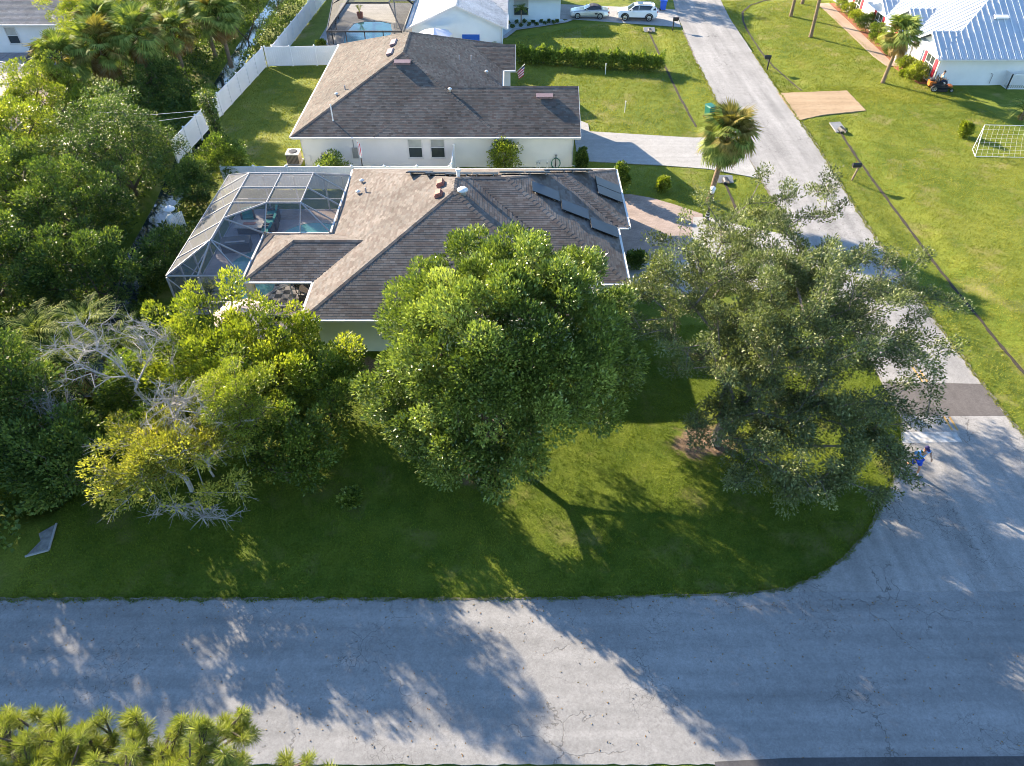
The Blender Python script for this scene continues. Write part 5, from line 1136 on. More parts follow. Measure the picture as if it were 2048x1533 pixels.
skinbody('shorts', {'pelvis': ((0, 0, .93), (.165, .13)), 'hipL': g('hipL', .025), 'cuL': (lerp('hipL', 'knL', .85), .10), 'hipR': g('hipR', .025), 'cuR': (lerp('hipR', 'knR', .85), .10)}, [('pelvis', 'hipL'), ('hipL', 'cuL'), ('pelvis', 'hipR'), ('hipR', 'cuR')], 'shorts_blue', wk, 2)
for s, a, b, tz in ((-1, 'anL', 'toL', .02), (1, 'anR', 'toR', 0)):
    MB().tube([Vector(J[a][0]) + Vector((0, .0, .10)), Vector(J[a][0])], [.05, .047], 10).build('sock', 'sock_white', wk)
    c = Vector(J[a][0]); d = (Vector(J[b][0]) - c).normalized(); d2 = Vector((0, -1, -.0)) if s > 0 else Vector((0, -.5, -.87))
    MB().tube([c - d2 * .07 + Vector((0, 0, -.045)), c + d2 * .02 + Vector((0, 0, -.05)), c + d2 * .14 + Vector((0, 0, -.075)), c + d2 * .2 + Vector((0, 0, -.08))], [.04, .055, .05, .03], 10).build('shoe', 'black_plastic', wk)
hand(wk, J['wrL'][0], (.1, -.8, -.3), side=1); hand(wk, J['wrR'][0], (-.2, -.8, -.35), side=-1)
head(wk, (0, -.10, 1.67), (0, -1, -.1), 'cap_navy')

# zero-turn mower and its driver
mw = thing('riding_mower', 'orange and black riding mower beside the round shrub on the lawn', 'mower', (38.6, 65.15, 0), R(-8))
MB().prism([(-.85, -.38), (.55, -.38), (.75, -.25), (.75, .25), (.55, .38), (-.85, .38)], .30, .46).build('chassis', 'black_plastic', mw)
MB().prism([(-.35, -.68), (.45, -.68), (.62, -.4), (.62, .4), (.45, .68), (-.35, .68), (-.5, .4), (-.5, -.4)], .10, .28).build('mowing_deck', 'black_plastic', mw)
MB().box((-1.08, -.32, .40), (-.55, .32, .80)).build('engine', 'mower_orange', mw); MB().lathe([(.22, 0), (.22, .1), (.15, .14)], (-.82, 0, .80), 14).build('engine_cap', 'black_plastic', mw)
MB().box((-.42, -.26, .60), (.10, .26, .72)).build('seat', 'black_plastic', mw); MB().box((-.5, -.26, .66), (-.40, .26, 1.18)).build('seat_back', 'black_plastic', mw)
MB().box((.55, -.3, .40), (.95, .3, .50)).build('footplate', 'mower_orange', mw)
for s in (-1, 1):
    wheel(mw, -.62, s * .52, .30, .26, 4); wheel(mw, .95, s * .36, .16, .12, 4)
    MB().box((-.85, s * .40 - .1, .58), (-.1, s * .40 + .1, .66)).build('fender', 'black_plastic', mw); MB().tube([(.2, s * .42, .5), (.22, s * .42, .85), (.38, s * .22, 1.02)], .02, 6).build('steering_lever', 'black_plastic', mw)
    MB().tube([(-.6, s * .3, .6), (-.62, s * .3, 1.55)], .025, 6).build('roll_bar', 'black_plastic', mw)
dv = thing('person', 'person in pale blue shirt seated on the riding mower', 'person', (38.45, 65.17, .72), R(-8))
J = {'pelvis': ((0, 0, .12), .13), 'waist': ((.02, 0, .28), (.14, .15)), 'chest': ((.03, 0, .50), (.13, .17)), 'neck': ((.05, 0, .68), .055), 'skull': ((.07, 0, .78), .06), 'shL': ((.03, .2, .58), .065), 'elL': ((.14, .27, .34), .048), 'wrL': ((.38, .24, .30), .03), 'shR': ((.03, -.2, .58), .065), 'elR': ((.14, -.27, .34), .048), 'wrR': ((.38, -.24, .30), .03),
     'hipL': ((.08, .1, .10), .095), 'knL': ((.50, .14, .12), .065), 'anL': ((.62, .13, -.20), .045), 'hipR': ((.08, -.1, .10), .095), 'knR': ((.50, -.14, .12), .065), 'anR': ((.62, -.13, -.20), .045)}
Bn = [('pelvis', 'waist'), ('waist', 'chest'), ('chest', 'neck'), ('neck', 'skull'), ('chest', 'shL'), ('shL', 'elL'), ('elL', 'wrL'), ('chest', 'shR'), ('shR', 'elR'), ('elR', 'wrR'), ('pelvis', 'hipL'), ('hipL', 'knL'), ('knL', 'anL'), ('pelvis', 'hipR'), ('hipR', 'knR'), ('knR', 'anR')]
skinbody('body', J, Bn, 'skin', dv, 1)
skinbody('shirt', {'chest': g('chest', .02), 'waist': g('waist', .02), 'shL': g('shL', .022), 'slL': (lerp('shL', 'elL', .8), .07), 'shR': g('shR', .022), 'slR': (lerp('shR', 'elR', .8), .07)}, [('chest', 'waist'), ('chest', 'shL'), ('shL', 'slL'), ('chest', 'shR'), ('shR', 'slR')], 'shirt_pale', dv, 1)
skinbody('trousers', {'pelvis': ((0, 0, .13), .15), 'hipL': g('hipL', .018), 'knL': g('knL', .018), 'cuL': (lerp('knL', 'anL', .85), .06), 'hipR': g('hipR', .018), 'knR': g('knR', .018), 'cuR': (lerp('knR', 'anR', .85), .06)}, [('pelvis', 'hipL'), ('hipL', 'knL'), ('knL', 'cuL'), ('pelvis', 'hipR'), ('hipR', 'knR'), ('knR', 'cuR')], 'jeans', dv, 1)
for s in (-1, 1):
    hand(dv, J['wrL' if s > 0 else 'wrR'][0], (.8, -.2 * s, -.1), side=s); c = Vector((.62, .135 * s, -.24)); MB().tube([c + Vector((-.06, 0, 0)), c + Vector((.03, 0, 0)), c + Vector((.17, 0, -.02))], [.045, .055, .035], 8).build('shoe', 'black_plastic', dv)
head(dv, (.08, 0, .85), (1, 0, -.1), 'black_plastic')

# ---------------------------------------------------------------- vegetation
def skeleton(rng, base, fork_h, centers, tip=.012, lean=(0, 0), wiggle=.12, w_path=.30, expo=.45):
    """limb graph from a trunk to every clump centre; returns segments (p,q,rp,rq) and the growth direction at each centre"""
    base = np.array(base, float); top = base + np.array([lean[0], lean[1], fork_h])
    nodes = [base, base + (top - base) * .5 + rng.normal(0, .04, 3) * [1, 1, 0], top]; par = [-1, 0, 1]; plen = [0, fork_h / 2, fork_h]
    order = np.argsort(np.linalg.norm(centers - top, axis=1)); leafnode = [0] * len(centers); dirs = np.zeros_like(centers)
    for ci in order:
        c = centers[ci]; N = np.array(nodes[2:]); d = np.linalg.norm(N - c, axis=1); cost = d + w_path * np.array(plen[2:]) + np.where(d < .25, 5, 0)
        k = int(np.argmin(cost)) + 2; p = nodes[k]; L = np.linalg.norm(c - p); prev = k; m = max(1, int(L / .9))
        for j in range(1, m + 1):
            f = j / m; q = p + (c - p) * f
            if j < m: q = q + rng.normal(0, wiggle * min(L, 1.5) * .5, 3) + np.array([0, 0, .12 * L * f * (1 - f)])
            nodes.append(q); par.append(prev); plen.append(plen[prev] + np.linalg.norm(q - nodes[prev])); prev = len(nodes) - 1
        leafnode[ci] = prev; dirs[ci] = c - nodes[par[prev]]
    cnt = np.zeros(len(nodes))
    for l in leafnode: cnt[l] += 1
    for i in range(len(nodes) - 1, 0, -1): cnt[par[i]] += cnt[i]
    rad = tip * np.maximum(cnt, 1) ** expo
    return [(nodes[par[i]], nodes[i], rad[par[i]], rad[i]) for i in range(1, len(nodes))], unit(dirs)
def limbs_mesh(name, segs, n=5):
    N = len(segs); A = np.array([s[0] for s in segs]); B = np.array([s[1] for s in segs]); ra = np.array([s[2] for s in segs])[:, None]; rb = np.array([s[3] for s in segs])[:, None]
    ra = np.minimum(ra, rb * 2.2); D = unit(B - A); U = unit(np.cross(D, np.where(np.abs(D[:, 2:3]) > .9, [[1.0, 0, 0]], [[0, 0, 1.0]]))); Wv = np.cross(D, U); V = []
    for k in range(n):
        a0, a1 = 2 * pi * k / n, 2 * pi * (k + 1) / n; o0 = U * cos(a0) + Wv * sin(a0); o1 = U * cos(a1) + Wv * sin(a1)
        V.append(np.stack([A + o0 * ra, A + o1 * ra, B + o1 * rb, B + o0 * rb], 1))
    return quads_mesh(name, np.concatenate(V), np.zeros(N * n) + .5)
def lumpy(dirs, rng, amp, k=5):
    """smooth direction-dependent scale so that crowns are uneven"""
    s = np.ones(len(dirs))
    for _ in range(k):
        a = unit(rng.normal(size=3)); s += amp * np.sin(rng.uniform(2, 5) * dirs @ a * 2 + rng.uniform(0, 6)) / math.sqrt(k)
    return s
def tree(name, label, cat, base, center, radii, nclump, cr, per, L, W, leaf, bark='bark', seed=0, fork=None, shell=(.62, 1.0), zmin=-.75, amp=.16, lean=(0, 0), up=.5, flat=.75, dead=0, tip=.012, group=None,
         spray=0.0, trunk_name='trunk', droop=0.0, bright_top=.0, extra=None):
    rng = np.random.default_rng(seed); base = np.array(base, float); cen = np.array(center, float); rad = np.array(radii, float)
    d = unit(rng.normal(size=(nclump * 4, 3))); d = d[d[:, 2] > zmin][:nclump]
    s = rng.uniform(shell[0] ** 2, shell[1] ** 2, len(d)) ** .5 * lumpy(d, rng, amp)
    Cn = cen + d * s[:, None] * rad; Cn[:, 2] = np.maximum(Cn[:, 2], base[2] + cr * .5)
    if extra is not None: Cn = np.concatenate([Cn, np.array(extra, float)])
    t = thing(name, label, cat, tuple(base), group=group)
    fk = fork if fork is not None else max(.4, (cen[2] - rad[2] * .7 - base[2]))
    segs, gd = skeleton(rng, base, fk, Cn, tip, lean)
    n = len(Cn); sz = cr * rng.uniform(.65, 1.3, n); cnt = np.maximum(8, per * (sz / cr) ** 2).astype(int); idx = np.repeat(np.arange(n), cnt); N = len(idx)
    o = unit(rng.normal(size=(N, 3)) + np.array([0, 0, .35])); rr = rng.uniform(.25, 1, N) ** .5
    off = o * rr[:, None] * sz[idx][:, None] * np.array([1, 1, flat])
    if spray: off = off * (1 - .45 * spray) + gd[idx] * (rng.uniform(-1.1, .9, N) * sz[idx] * spray)[:, None]
    P = Cn[idx] + off; outw = unit((Cn[idx] - cen) / rad)
    D = o * .8 + outw * .5 + np.array([0, 0, up]) + rng.normal(0, .55, (N, 3)); D[:, 2] -= droop
    ok = P[:, 2] > base[2] + .05; P, D, idx, N = P[ok], D[ok], idx[ok], int(ok.sum())
    rn = np.clip(rng.normal(.42, .17, N) + rng.normal(0, .15, n)[idx] + bright_top * (rng.random(N) < .06), 0, 1)
    if dead:   # fine bare twigs
        m = int(nclump * dead); q = rng.integers(0, n, m * 6); st = Cn[q] + rng.normal(0, .05, (len(q), 3)); en = st + unit(rng.normal(size=(len(q), 3)) + outw[0] * 0 + unit(Cn[q] - cen) * 1.2 + [0, 0, .3]) * rng.uniform(.3, .9, len(q))[:, None]
        segs += [(a, b, .009, .004) for a, b in zip(st, en)]
    tr = link(trunk_name, limbs_mesh(trunk_name, segs), bark, t, True)
    cw = link('crown', quads_mesh('crown', leaf_quads(rng, P, D, L, W), rn), leaf, t, True); cw['kind'] = 'stuff'
    return t
def bush(label, x, y, r, h, leaf, seed, per=55, L=.11, W=.06, n=None, name='shrub', cat='shrub', group=None, cr=None, **kw):
    z = float(hgt(x, y)); cr = cr or max(.14, min(r, h) * .38); n = n or int(12 + 26 * r * h / (cr * cr) * .12)
    return tree(name, label, cat, (x, y, z), (x, y, z + h * .5), (r - cr * .6, r - cr * .6, max(.1, h * .5 - cr * .4)), n, cr, per, L, W, leaf, seed=seed, fork=h * .2, zmin=-.9, tip=.008, group=group, trunk_name='stem', **kw)

rk = np.random.default_rng(19)
# --- the dense glossy tree in the middle of the lawn
tree('shade_tree', 'dense round glossy green tree in the centre of the lawn', 'tree', (-.8, 21.6, 0), (-.1, 23.3, 5.15), (5.15, 5.6, 3.85), 250, .70, 500, .17, .078, 'leaf_glossy', seed=11, fork=1.8, shell=(.60, 1.04), zmin=-.30, amp=.06, up=.7, flat=1.0, tip=.014, bright_top=.35,
     extra=list(np.stack([np.linspace(-6.0, .8, 46) + rk.normal(0, .3, 46), 22.0 - 3.7 * np.sin(np.linspace(0, pi * .62, 46)) + rk.normal(0, .35, 46), rk.uniform(2.1, 4.0, 46)], 1)) + [(3.6, 20.6, 3.0), (4.4, 21.6, 3.2), (4.9, 22.8, 3.4)])
# --- sparse live oak: upper dome and a lower skirt of hanging boughs
ro = np.random.default_rng(55); dd = unit(ro.normal(size=(135, 3))); skirt = np.array([12.1, 20.2, 2.7]) + dd * (ro.uniform(.3, 1, 135) ** .5)[:, None] * np.array([4.7, 3.6, 1.5])
tree('oak_tree', 'broad sparse grey green oak tree by the street corner', 'tree', (9.4, 22.1, 0), (11.6, 24.8, 5.3), (6.3, 6.0, 3.4), 400, .64, 275, .13, .06, 'leaf_oak', 'bark_grey', seed=5, fork=1.3, shell=(.30, 1.02), zmin=-.62, amp=.18, up=.25, flat=.6, tip=.015, spray=.75, lean=(.3, .3),
     extra=list(skirt) + [(15.6, 18.9, 3.0), (15.2, 19.3, 3.1), (15.2, 18.8, 2.7), (18.2, 25.5, 4.6), (18.8, 25.8, 4.8), (17.9, 22.0, 3.6), (17.4, 20.8, 3.1), (18.3, 22.9, 3.9), (17.6, 23.6, 4.2), (14.5, 31.2, 8.0), (15.0, 31.0, 8.6), (12.2, 32.2, 8.3), (14.8, 30.4, 8.2), (13.4, 31.6, 7.9), (13.8, 30.0, 7.3), (14.6, 29.6, 7.5), (12.4, 30.8, 7.6), (12.6, 29.6, 7.3), (10.5, 30.2, 7.1), (13.2, 30.8, 7.8), (15.3, 29.8, 7.9), (11.4, 30.9, 7.5), (16.6, 27.4, 6.4), (9.4, 31.4, 7.4), (8.3, 30.4, 7.0), (7.0, 29.4, 6.4)])
# --- left thicket
tree('mixed_tree', 'lime green leafy tree between the dead branches and the tan roof', 'tree', (-11.6, 23.2, 0), (-12.3, 23.9, 2.7), (3.9, 2.7, 2.3), 150, .56, 230, .17, .085, 'leaf_lime', seed=21, fork=.8, shell=(.45, 1.05), zmin=-.5, amp=.22, up=.9, flat=1.25, tip=.013,
     extra=[(-15.6, 27.6, 3.9), (-15.3, 27.9, 4.4), (-13.4, 27.7, 4.4), (-12.1, 27.2, 4.1), (-14.7, 27.6, 3.7), (-16.9, 26.8, 3.9), (-10.3, 27.0, 4.0), (-13.0, 27.3, 5.3), (-7.6, 25.4, 3.0), (-8.2, 25.3, 2.6), (-7.1, 24.6, 3.5)])
tree('mixed_tree', 'darker green low tree under the lime shrubs by the house corner', 'tree', (-8.6, 23.6, 0), (-8.7, 23.8, 2.0), (2.1, 2.3, 1.7), 60, .55, 230, .15, .08, 'leaf_mid', seed=22, fork=.5, shell=(.4, 1), zmin=-.5, amp=.2, tip=.012)
tree('mixed_tree', 'shaded green bushy tree at the right end of the thicket', 'tree', (-9.9, 20.0, 0), (-9.9, 20.6, 1.7), (2.2, 2.0, 1.5), 55, .55, 220, .15, .08, 'leaf_mid', seed=23, fork=.5, shell=(.4, 1), zmin=-.5, amp=.2, tip=.012)
tree('mixed_tree', 'pale yellow green small leaved tree behind the grey dead branches', 'tree', (-11.2, 20.8, 0), (-11.0, 20.4, 4.7), (1.6, 1.4, 2.0), 66, .5, 300, .10, .05, 'leaf_lime', seed=24, fork=1.6, shell=(.3, 1), zmin=-.7, amp=.2, tip=.012)
tree('yellowing_tree', 'yellow leaved half dead tree hanging over the dark lawn', 'tree', (-13.9, 19.4, 0), (-13.6, 18.6, 3.2), (2.7, 2.2, 1.4), 105, .5, 190, .12, .06, 'leaf_yellow', 'dead_wood', seed=25, fork=.9, shell=(.35, 1.05), zmin=-.6, amp=.25, tip=.013, dead=.8,
     extra=[(-16.2, 20.3, 3.4), (-16.0, 19.9, 3.0), (-15.4, 19.8, 3.4), (-12.1, 17.6, 2.2), (-10.9, 17.8, 1.9)])
def dead_tree(label, base, center, radii, n, seed, fork, tip=.009):
    rng = np.random.default_rng(seed); base = np.array(base, float); d = unit(rng.normal(size=(n * 3, 3))); d = d[d[:, 2] > -.55][:n]
    Cn = np.array(center) + d * (rng.uniform(.15, 1, len(d)) ** .6)[:, None] * np.array(radii)
    segs, gd = skeleton(rng, base, fork, Cn, tip, wiggle=.16, expo=.36)
    q = np.repeat(np.arange(len(Cn)), 9); st = Cn[q] - gd[q] * rng.uniform(0, .6, (len(q), 1)); en = st + unit(gd[q] + rng.normal(0, .7, (len(q), 3))) * rng.uniform(.15, .6, (len(q), 1))
    segs += [(a, b, .008, .003) for a, b in zip(st, en)]
    t = thing('dead_tree', label, 'tree', tuple(base)); link('branches', limbs_mesh('branches', segs), 'dead_wood', t, True); return t
dead_tree('bare grey dead tree standing between areca palm and lime shrubs', (-15.0, 21.5, 0), (-16.9, 23.0, 4.9), (3.3, 1.9, 1.7), 150, 31, 1.2)
dead_tree('bare grey dead branches above the yellow leaved tree', (-13.2, 20.2, 0), (-12.4, 19.8, 4.8), (2.7, 1.4, 1.2), 130, 32, .8)
dead_tree('low bare grey branches at the left picture edge', (-19.6, 21.0, 0), (-19.9, 21.8, 3.0), (1.6, 1.0, 1.3), 40, 33, .6)
dead_tree('drooping bare twigs at the lower edge of the yellow tree', (-13.0, 18.2, 0), (-12.6, 16.9, 1.7), (2.2, .5, .6), 40, 34, .8, .01)
wood = [  # label, x, y, z centre, rx, ry, rz, clumps, palette
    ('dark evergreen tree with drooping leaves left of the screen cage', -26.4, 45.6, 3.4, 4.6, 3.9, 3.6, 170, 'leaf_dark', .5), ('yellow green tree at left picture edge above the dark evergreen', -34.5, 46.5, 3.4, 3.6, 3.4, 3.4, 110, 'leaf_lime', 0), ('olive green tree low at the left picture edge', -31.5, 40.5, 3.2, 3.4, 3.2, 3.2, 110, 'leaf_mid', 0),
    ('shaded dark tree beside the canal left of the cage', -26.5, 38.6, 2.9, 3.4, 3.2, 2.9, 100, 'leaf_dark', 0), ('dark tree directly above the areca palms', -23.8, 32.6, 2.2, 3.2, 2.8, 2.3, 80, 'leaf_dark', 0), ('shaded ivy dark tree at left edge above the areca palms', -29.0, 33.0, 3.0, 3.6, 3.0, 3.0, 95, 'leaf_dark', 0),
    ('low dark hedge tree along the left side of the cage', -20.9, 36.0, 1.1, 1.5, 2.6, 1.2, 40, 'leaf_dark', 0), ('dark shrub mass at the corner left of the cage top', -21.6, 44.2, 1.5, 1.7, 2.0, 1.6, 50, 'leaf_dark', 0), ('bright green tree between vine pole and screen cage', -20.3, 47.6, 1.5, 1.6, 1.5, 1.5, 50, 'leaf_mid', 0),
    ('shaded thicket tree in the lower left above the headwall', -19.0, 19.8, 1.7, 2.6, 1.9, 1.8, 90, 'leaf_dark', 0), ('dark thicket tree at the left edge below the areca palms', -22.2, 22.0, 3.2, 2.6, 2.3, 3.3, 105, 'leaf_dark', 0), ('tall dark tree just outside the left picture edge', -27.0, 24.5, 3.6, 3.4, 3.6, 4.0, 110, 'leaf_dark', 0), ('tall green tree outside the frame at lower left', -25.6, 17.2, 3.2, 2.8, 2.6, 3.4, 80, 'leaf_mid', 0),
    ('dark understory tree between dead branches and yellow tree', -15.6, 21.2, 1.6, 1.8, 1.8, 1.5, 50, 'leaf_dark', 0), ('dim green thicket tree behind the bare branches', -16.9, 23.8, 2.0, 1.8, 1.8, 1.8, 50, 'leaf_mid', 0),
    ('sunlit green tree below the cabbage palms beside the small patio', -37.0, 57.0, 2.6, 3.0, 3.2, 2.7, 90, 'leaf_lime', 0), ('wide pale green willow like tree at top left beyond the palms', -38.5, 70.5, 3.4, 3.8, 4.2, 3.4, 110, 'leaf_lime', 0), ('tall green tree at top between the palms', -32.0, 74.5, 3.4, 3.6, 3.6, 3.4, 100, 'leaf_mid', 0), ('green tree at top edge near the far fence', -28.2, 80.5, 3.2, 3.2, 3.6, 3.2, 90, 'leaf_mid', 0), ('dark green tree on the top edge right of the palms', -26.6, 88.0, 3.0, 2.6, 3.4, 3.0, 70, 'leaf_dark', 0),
    ('dark bank tree beside the glinting canal water', -30.2, 62.0, 1.8, 2.2, 3.4, 1.9, 70, 'leaf_dark', 0), ('green bank shrub between the canal and the long fence', -25.9, 61.0, .7, .8, 2.6, .8, 36, 'leaf_lime', 0), ('dim bank shrubs under the cabbage palms', -31.6, 55.6, 1.5, 2.0, 2.4, 1.6, 60, 'leaf_mid', 0), ('low shrubs on the canal bank near the vine pole', -27.6, 52.6, .9, 1.4, 2.2, 1.0, 40, 'leaf_mid', 0), ('far tree clump beyond the top left house', -40.5, 80.0, 3.2, 3.0, 3.6, 3.2, 70, 'leaf_mid', 0), ('tree at the extreme left beyond the olive tree', -38.0, 40.0, 3.2, 3.0, 3.4, 3.2, 70, 'leaf_mid', 0)]
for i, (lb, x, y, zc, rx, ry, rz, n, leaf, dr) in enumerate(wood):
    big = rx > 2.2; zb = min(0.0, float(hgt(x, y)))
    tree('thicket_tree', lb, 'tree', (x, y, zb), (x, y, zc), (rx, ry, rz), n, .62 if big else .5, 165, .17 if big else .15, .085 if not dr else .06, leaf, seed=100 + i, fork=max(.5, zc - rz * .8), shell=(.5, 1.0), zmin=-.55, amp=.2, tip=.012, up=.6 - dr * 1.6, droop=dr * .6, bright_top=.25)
rng = np.random.default_rng(66); N = 90000; X = rng.uniform(-46, -18.8, N); Y = rng.uniform(16.2, 92, N)
low = .5 + .5 * np.sin(X * .9 + np.sin(Y * .7) * 1.4) * np.sin(Y * .8 + np.sin(X * .6) * 1.8); hh = .25 + 1.25 * low ** 1.5
ok = (seg_dist(X, Y, CANAL) > .75 + .5 * rng.random(N)) & ~((X > -25.6 + (Y - 50.6) * .075) & (Y > 44.5)) & ~((X > -19.9) & (Y < 18.6)) & ~((X < -39.8) & (Y > 55)) & ~((X > -20.4) & (Y > 26) & (Y < 44.5))
ok &= (np.abs(X + 23.8) > .4) | (Y < 50); X, Y, hh = X[ok], Y[ok], hh[ok]; N = len(X); P = np.stack([X, Y, np.maximum(hgt(X, Y), -.7) + hh * rng.uniform(.1, 1, N) ** .6], 1)
tag(link('undergrowth', quads_mesh('undergrowth', leaf_quads(rng, P, rng.normal(0, .8, (N, 3)) + [0, 0, .7], .26, .14), np.clip(rng.normal(.4, .2, N), 0, 1)), 'leaf_dark'), 'dense green undergrowth along the canal banks in the left thicket', 'undergrowth', kind='stuff')
for k, (x, y, h, r) in enumerate(((-29.5, 25.5, 10.5, 3.6), (-28.0, 19.5, 9.5, 3.2), (-33.5, 30.0, 11.0, 3.8), (-27.5, 14.5, 7.5, 2.6), (-34.0, 22.0, 10.5, 3.6))):
    tree('canal_tree', 'tall shade tree number outside the left edge', 'tree', (x, y, 0), (x, y, h * .58), (r, r, h * .4), 48, .75, 110, .26, .13, 'leaf_dark', seed=500 + k, fork=h * .2, group='tall trees beyond the left edge')['label'] = 'tall shade tree beyond the left picture edge whose shadow crosses the road'
# vine-covered pole by the fence
vp = thing('vine_pole', 'leaning utility pole wrapped in ivy in front of the long white fence', 'pole', (-21.2, 49.9, 0))
MB().tube([(0, 0, 0), (-.1, 0, 2.8), (-.25, .1, 5.4)], [.14, .12, .10], 10).build('pole', 'bark', vp)
rng = np.random.default_rng(77); N = 5200; tz = rng.uniform(0, 1, N) ** .9; a = rng.uniform(0, 2 * pi, N); rr = (.28 + .42 * tz ** 3 + .25 * (1 - tz) ** 3) * rng.uniform(.3, 1.1, N)
P = np.stack([-.25 * tz + rr * np.cos(a), .1 * tz + rr * np.sin(a), tz * 5.6], 1)
link('ivy', quads_mesh('ivy', leaf_quads(rng, P, np.stack([np.cos(a), np.sin(a), -.3 + 0 * a], 1) + rng.normal(0, .5, (N, 3)), .14, .09), rng.random(N)), 'leaf_dark', vp)['kind'] = 'stuff'
for p, q in (((-.2, .1, 4.3), (-8.5, .5, 4.0)), ((-.2, .1, 4.0), (-8.5, .3, 3.4))): MB().tube([p, [(a + b) / 2 - (.25 if i == 2 else 0) for i, (a, b) in enumerate(zip(p, q))], q], .015, 5).build('cable', 'vent_white', vp)

# --- palms: one frond mesh per kind, every frond an object
def fan_mesh(seed, droop):
    rng = np.random.default_rng(seed); m = MB(); m.tube([(0, 0, 0), (.5, 0, .12), (.95, 0, .06)], [.022, .016, .012], 5, False); n = 30
    for k in range(n):
        t = (k / (n - 1) - .5) * 2; a = t * 2.15; L = (.92 - .25 * abs(t) ** 2) * rng.uniform(.9, 1.08); bx = .95 + .12 * (1 - abs(t)); dx, dy = cos(a), sin(a); w = .05
        z0 = .06 + .05 * abs(t); p0 = Vector((bx, 0, z0)); p1 = p0 + Vector((dx * L * .5, dy * L * .5, .06 + .10 * abs(t))); p2 = p0 + Vector((dx * L * .95, dy * L * .95, -droop * L * rng.uniform(.5, 1.2))); s = Vector((-dy, dx, 0)) * w
        m.add([p0, p1 + s, p2, p1 - s], [(0, 1, 2, 3)], float(rng.uniform(.2, .9)))
    return m.mesh('frond')
def pinnate_mesh(seed, Lr=2.2, arch=.9, leaf=.5, n=26, vee=.35):
    rng = np.random.default_rng(seed); m = MB(); pts = []
    for k in range(9):
        t = k / 8; pts.append(Vector((Lr * t * (1 - .12 * t), 0, Lr * (.55 * t - arch * t * t))))
    m.tube(pts, [.03 * (1 - .8 * k / 8) + .004 for k in range(9)], 5, False)
    for k in range(n):
        t = .14 + .86 * k / (n - 1); i = min(7, int(t * 8)); f = t * 8 - i; p = pts[i].lerp(pts[i + 1], f); d = (pts[i + 1] - pts[i]).normalized(); L = leaf * (sin(pi * min(1, t * .9 + .08)) ** .6) * rng.uniform(.85, 1.1)
        for s in (-1, 1):
            q = (d * .55 + Vector((0, s, 0)) * .8 + Vector((0, 0, vee - .5 * rng.random()))).normalized(); e = p + q * L + Vector((0, 0, -.25 * L)); mid = p + q * L * .5 + Vector((0, 0, .02)); w = d * .022
            m.add([p, mid + w, e, mid - w], [(0, 1, 2, 3)], float(rng.uniform(.15, .95)))
    return m.mesh('frond')
FANS = [fan_mesh(i, .18 + .12 * i) for i in range(3)]; PINN = [pinnate_mesh(i) for i in range(3)]; SMALLP = [pinnate_mesh(9, 1.0, .75, .34, 16)]
FAN_D = [m.copy() for m in FANS]; FAN_O = [m.copy() for m in FANS]; PINN_D = [m.copy() for m in PINN]
for l, mt in ((FANS, 'frond_green'), (PINN, 'frond_green'), (SMALLP, 'frond_green'), (FAN_D, 'frond_dead'), (FAN_O, 'frond_olive'), (PINN_D, 'frond_dead')):
    for m in l: m.materials.append(MATS[mt])
def palm(name, label, x, y, h, nf, meshes, dead=(), ndead=0, scale=1.0, lean=(0, 0), trunk_r=.17, seed=0, emax=85, emin=-50, boots=False, z=None, group=None, center=None):
    rs = random.Random(seed); z = float(hgt(x, y)) if z is None else z; t = thing(name, label, 'palm', (x, y, z), group=group); top = Vector((lean[0], lean[1], h))
    if h > .3:
        pts = [Vector((lean[0] * (k / 8) ** 1.3, lean[1] * (k / 8) ** 1.3, h * k / 8)) for k in range(9)]
        tb = MB().tube(pts, [trunk_r * (1.25 if k == 0 else 1.0 - .012 * k) * (1 + .06 * (k % 2)) for k in range(9)], 12); tb.build('trunk', 'palm_trunk', t)
        if boots:
            for k in range(26):
                a = k * 2.4; zz = h - .05 - .035 * k; c = Vector((lean[0] * (zz / h) ** 1.3, lean[1] * (zz / h) ** 1.3, zz)); d = Vector((cos(a), sin(a), .75)).normalized()
                MB().bar(c + d * trunk_r * .6, c + d * (trunk_r + .16), .09, .03).build('leaf_boot', 'wood_post', t)
    def put(me, el, az, sc, roll):
        o = bpy.data.objects.new('frond', me); C.objects.link(o); o.parent = t
        o.matrix_local = Matrix.Translation(top) @ Matrix.Rotation(az, 4, 'Z') @ Matrix.Rotation(-el, 4, 'Y') @ Matrix.Rotation(roll, 4, 'X') @ Matrix.Scale(sc, 4)
    for k in range(nf):
        f = (k + .5) / nf; el = R(emax + (emin - emax) * f) + rs.uniform(-.12, .12); put(rs.choice(meshes), el, k * 2.39996 + rs.uniform(-.25, .25), scale * rs.uniform(.88, 1.1) * (.75 if f < .12 else 1), rs.uniform(-.35, .35))
    for k in range(ndead): put(rs.choice(dead), R(rs.uniform(-82, -48)), k * 2.4 + rs.uniform(-.4, .4), scale * rs.uniform(.8, 1.0), rs.uniform(-.5, .5))
    return t
palm('cabbage_palm', 'cabbage palm with round fan crown on the lawn between the driveways', 13.75, 44.9, 4.65, 52, FANS + FAN_O, FAN_D, 7, 1.18, (.35, -.1), .19, 3, 85, -62, True)
palm('cabbage_palm', 'small cabbage palm standing before the metal roofed house', 34.2, 66.9, 4.1, 34, FANS + FAN_O[:1], FAN_D, 7, 1.1, (.25, -.1), .16, 4, 85, -25, True)
palm('cabbage_palm', 'nearer bare palm trunk on the top right lawn', 31.5, 79.8, 5.0, 24, FANS, FAN_D, 5, .85, (-.15, 0), .17, 5, 85, -25)
palm('cabbage_palm', 'middle bare palm trunk cut by the top edge on the right lawn', 31.5, 87.1, 5.2, 24, FANS, FAN_D, 5, .85, (.05, 0), .17, 6, 85, -25)
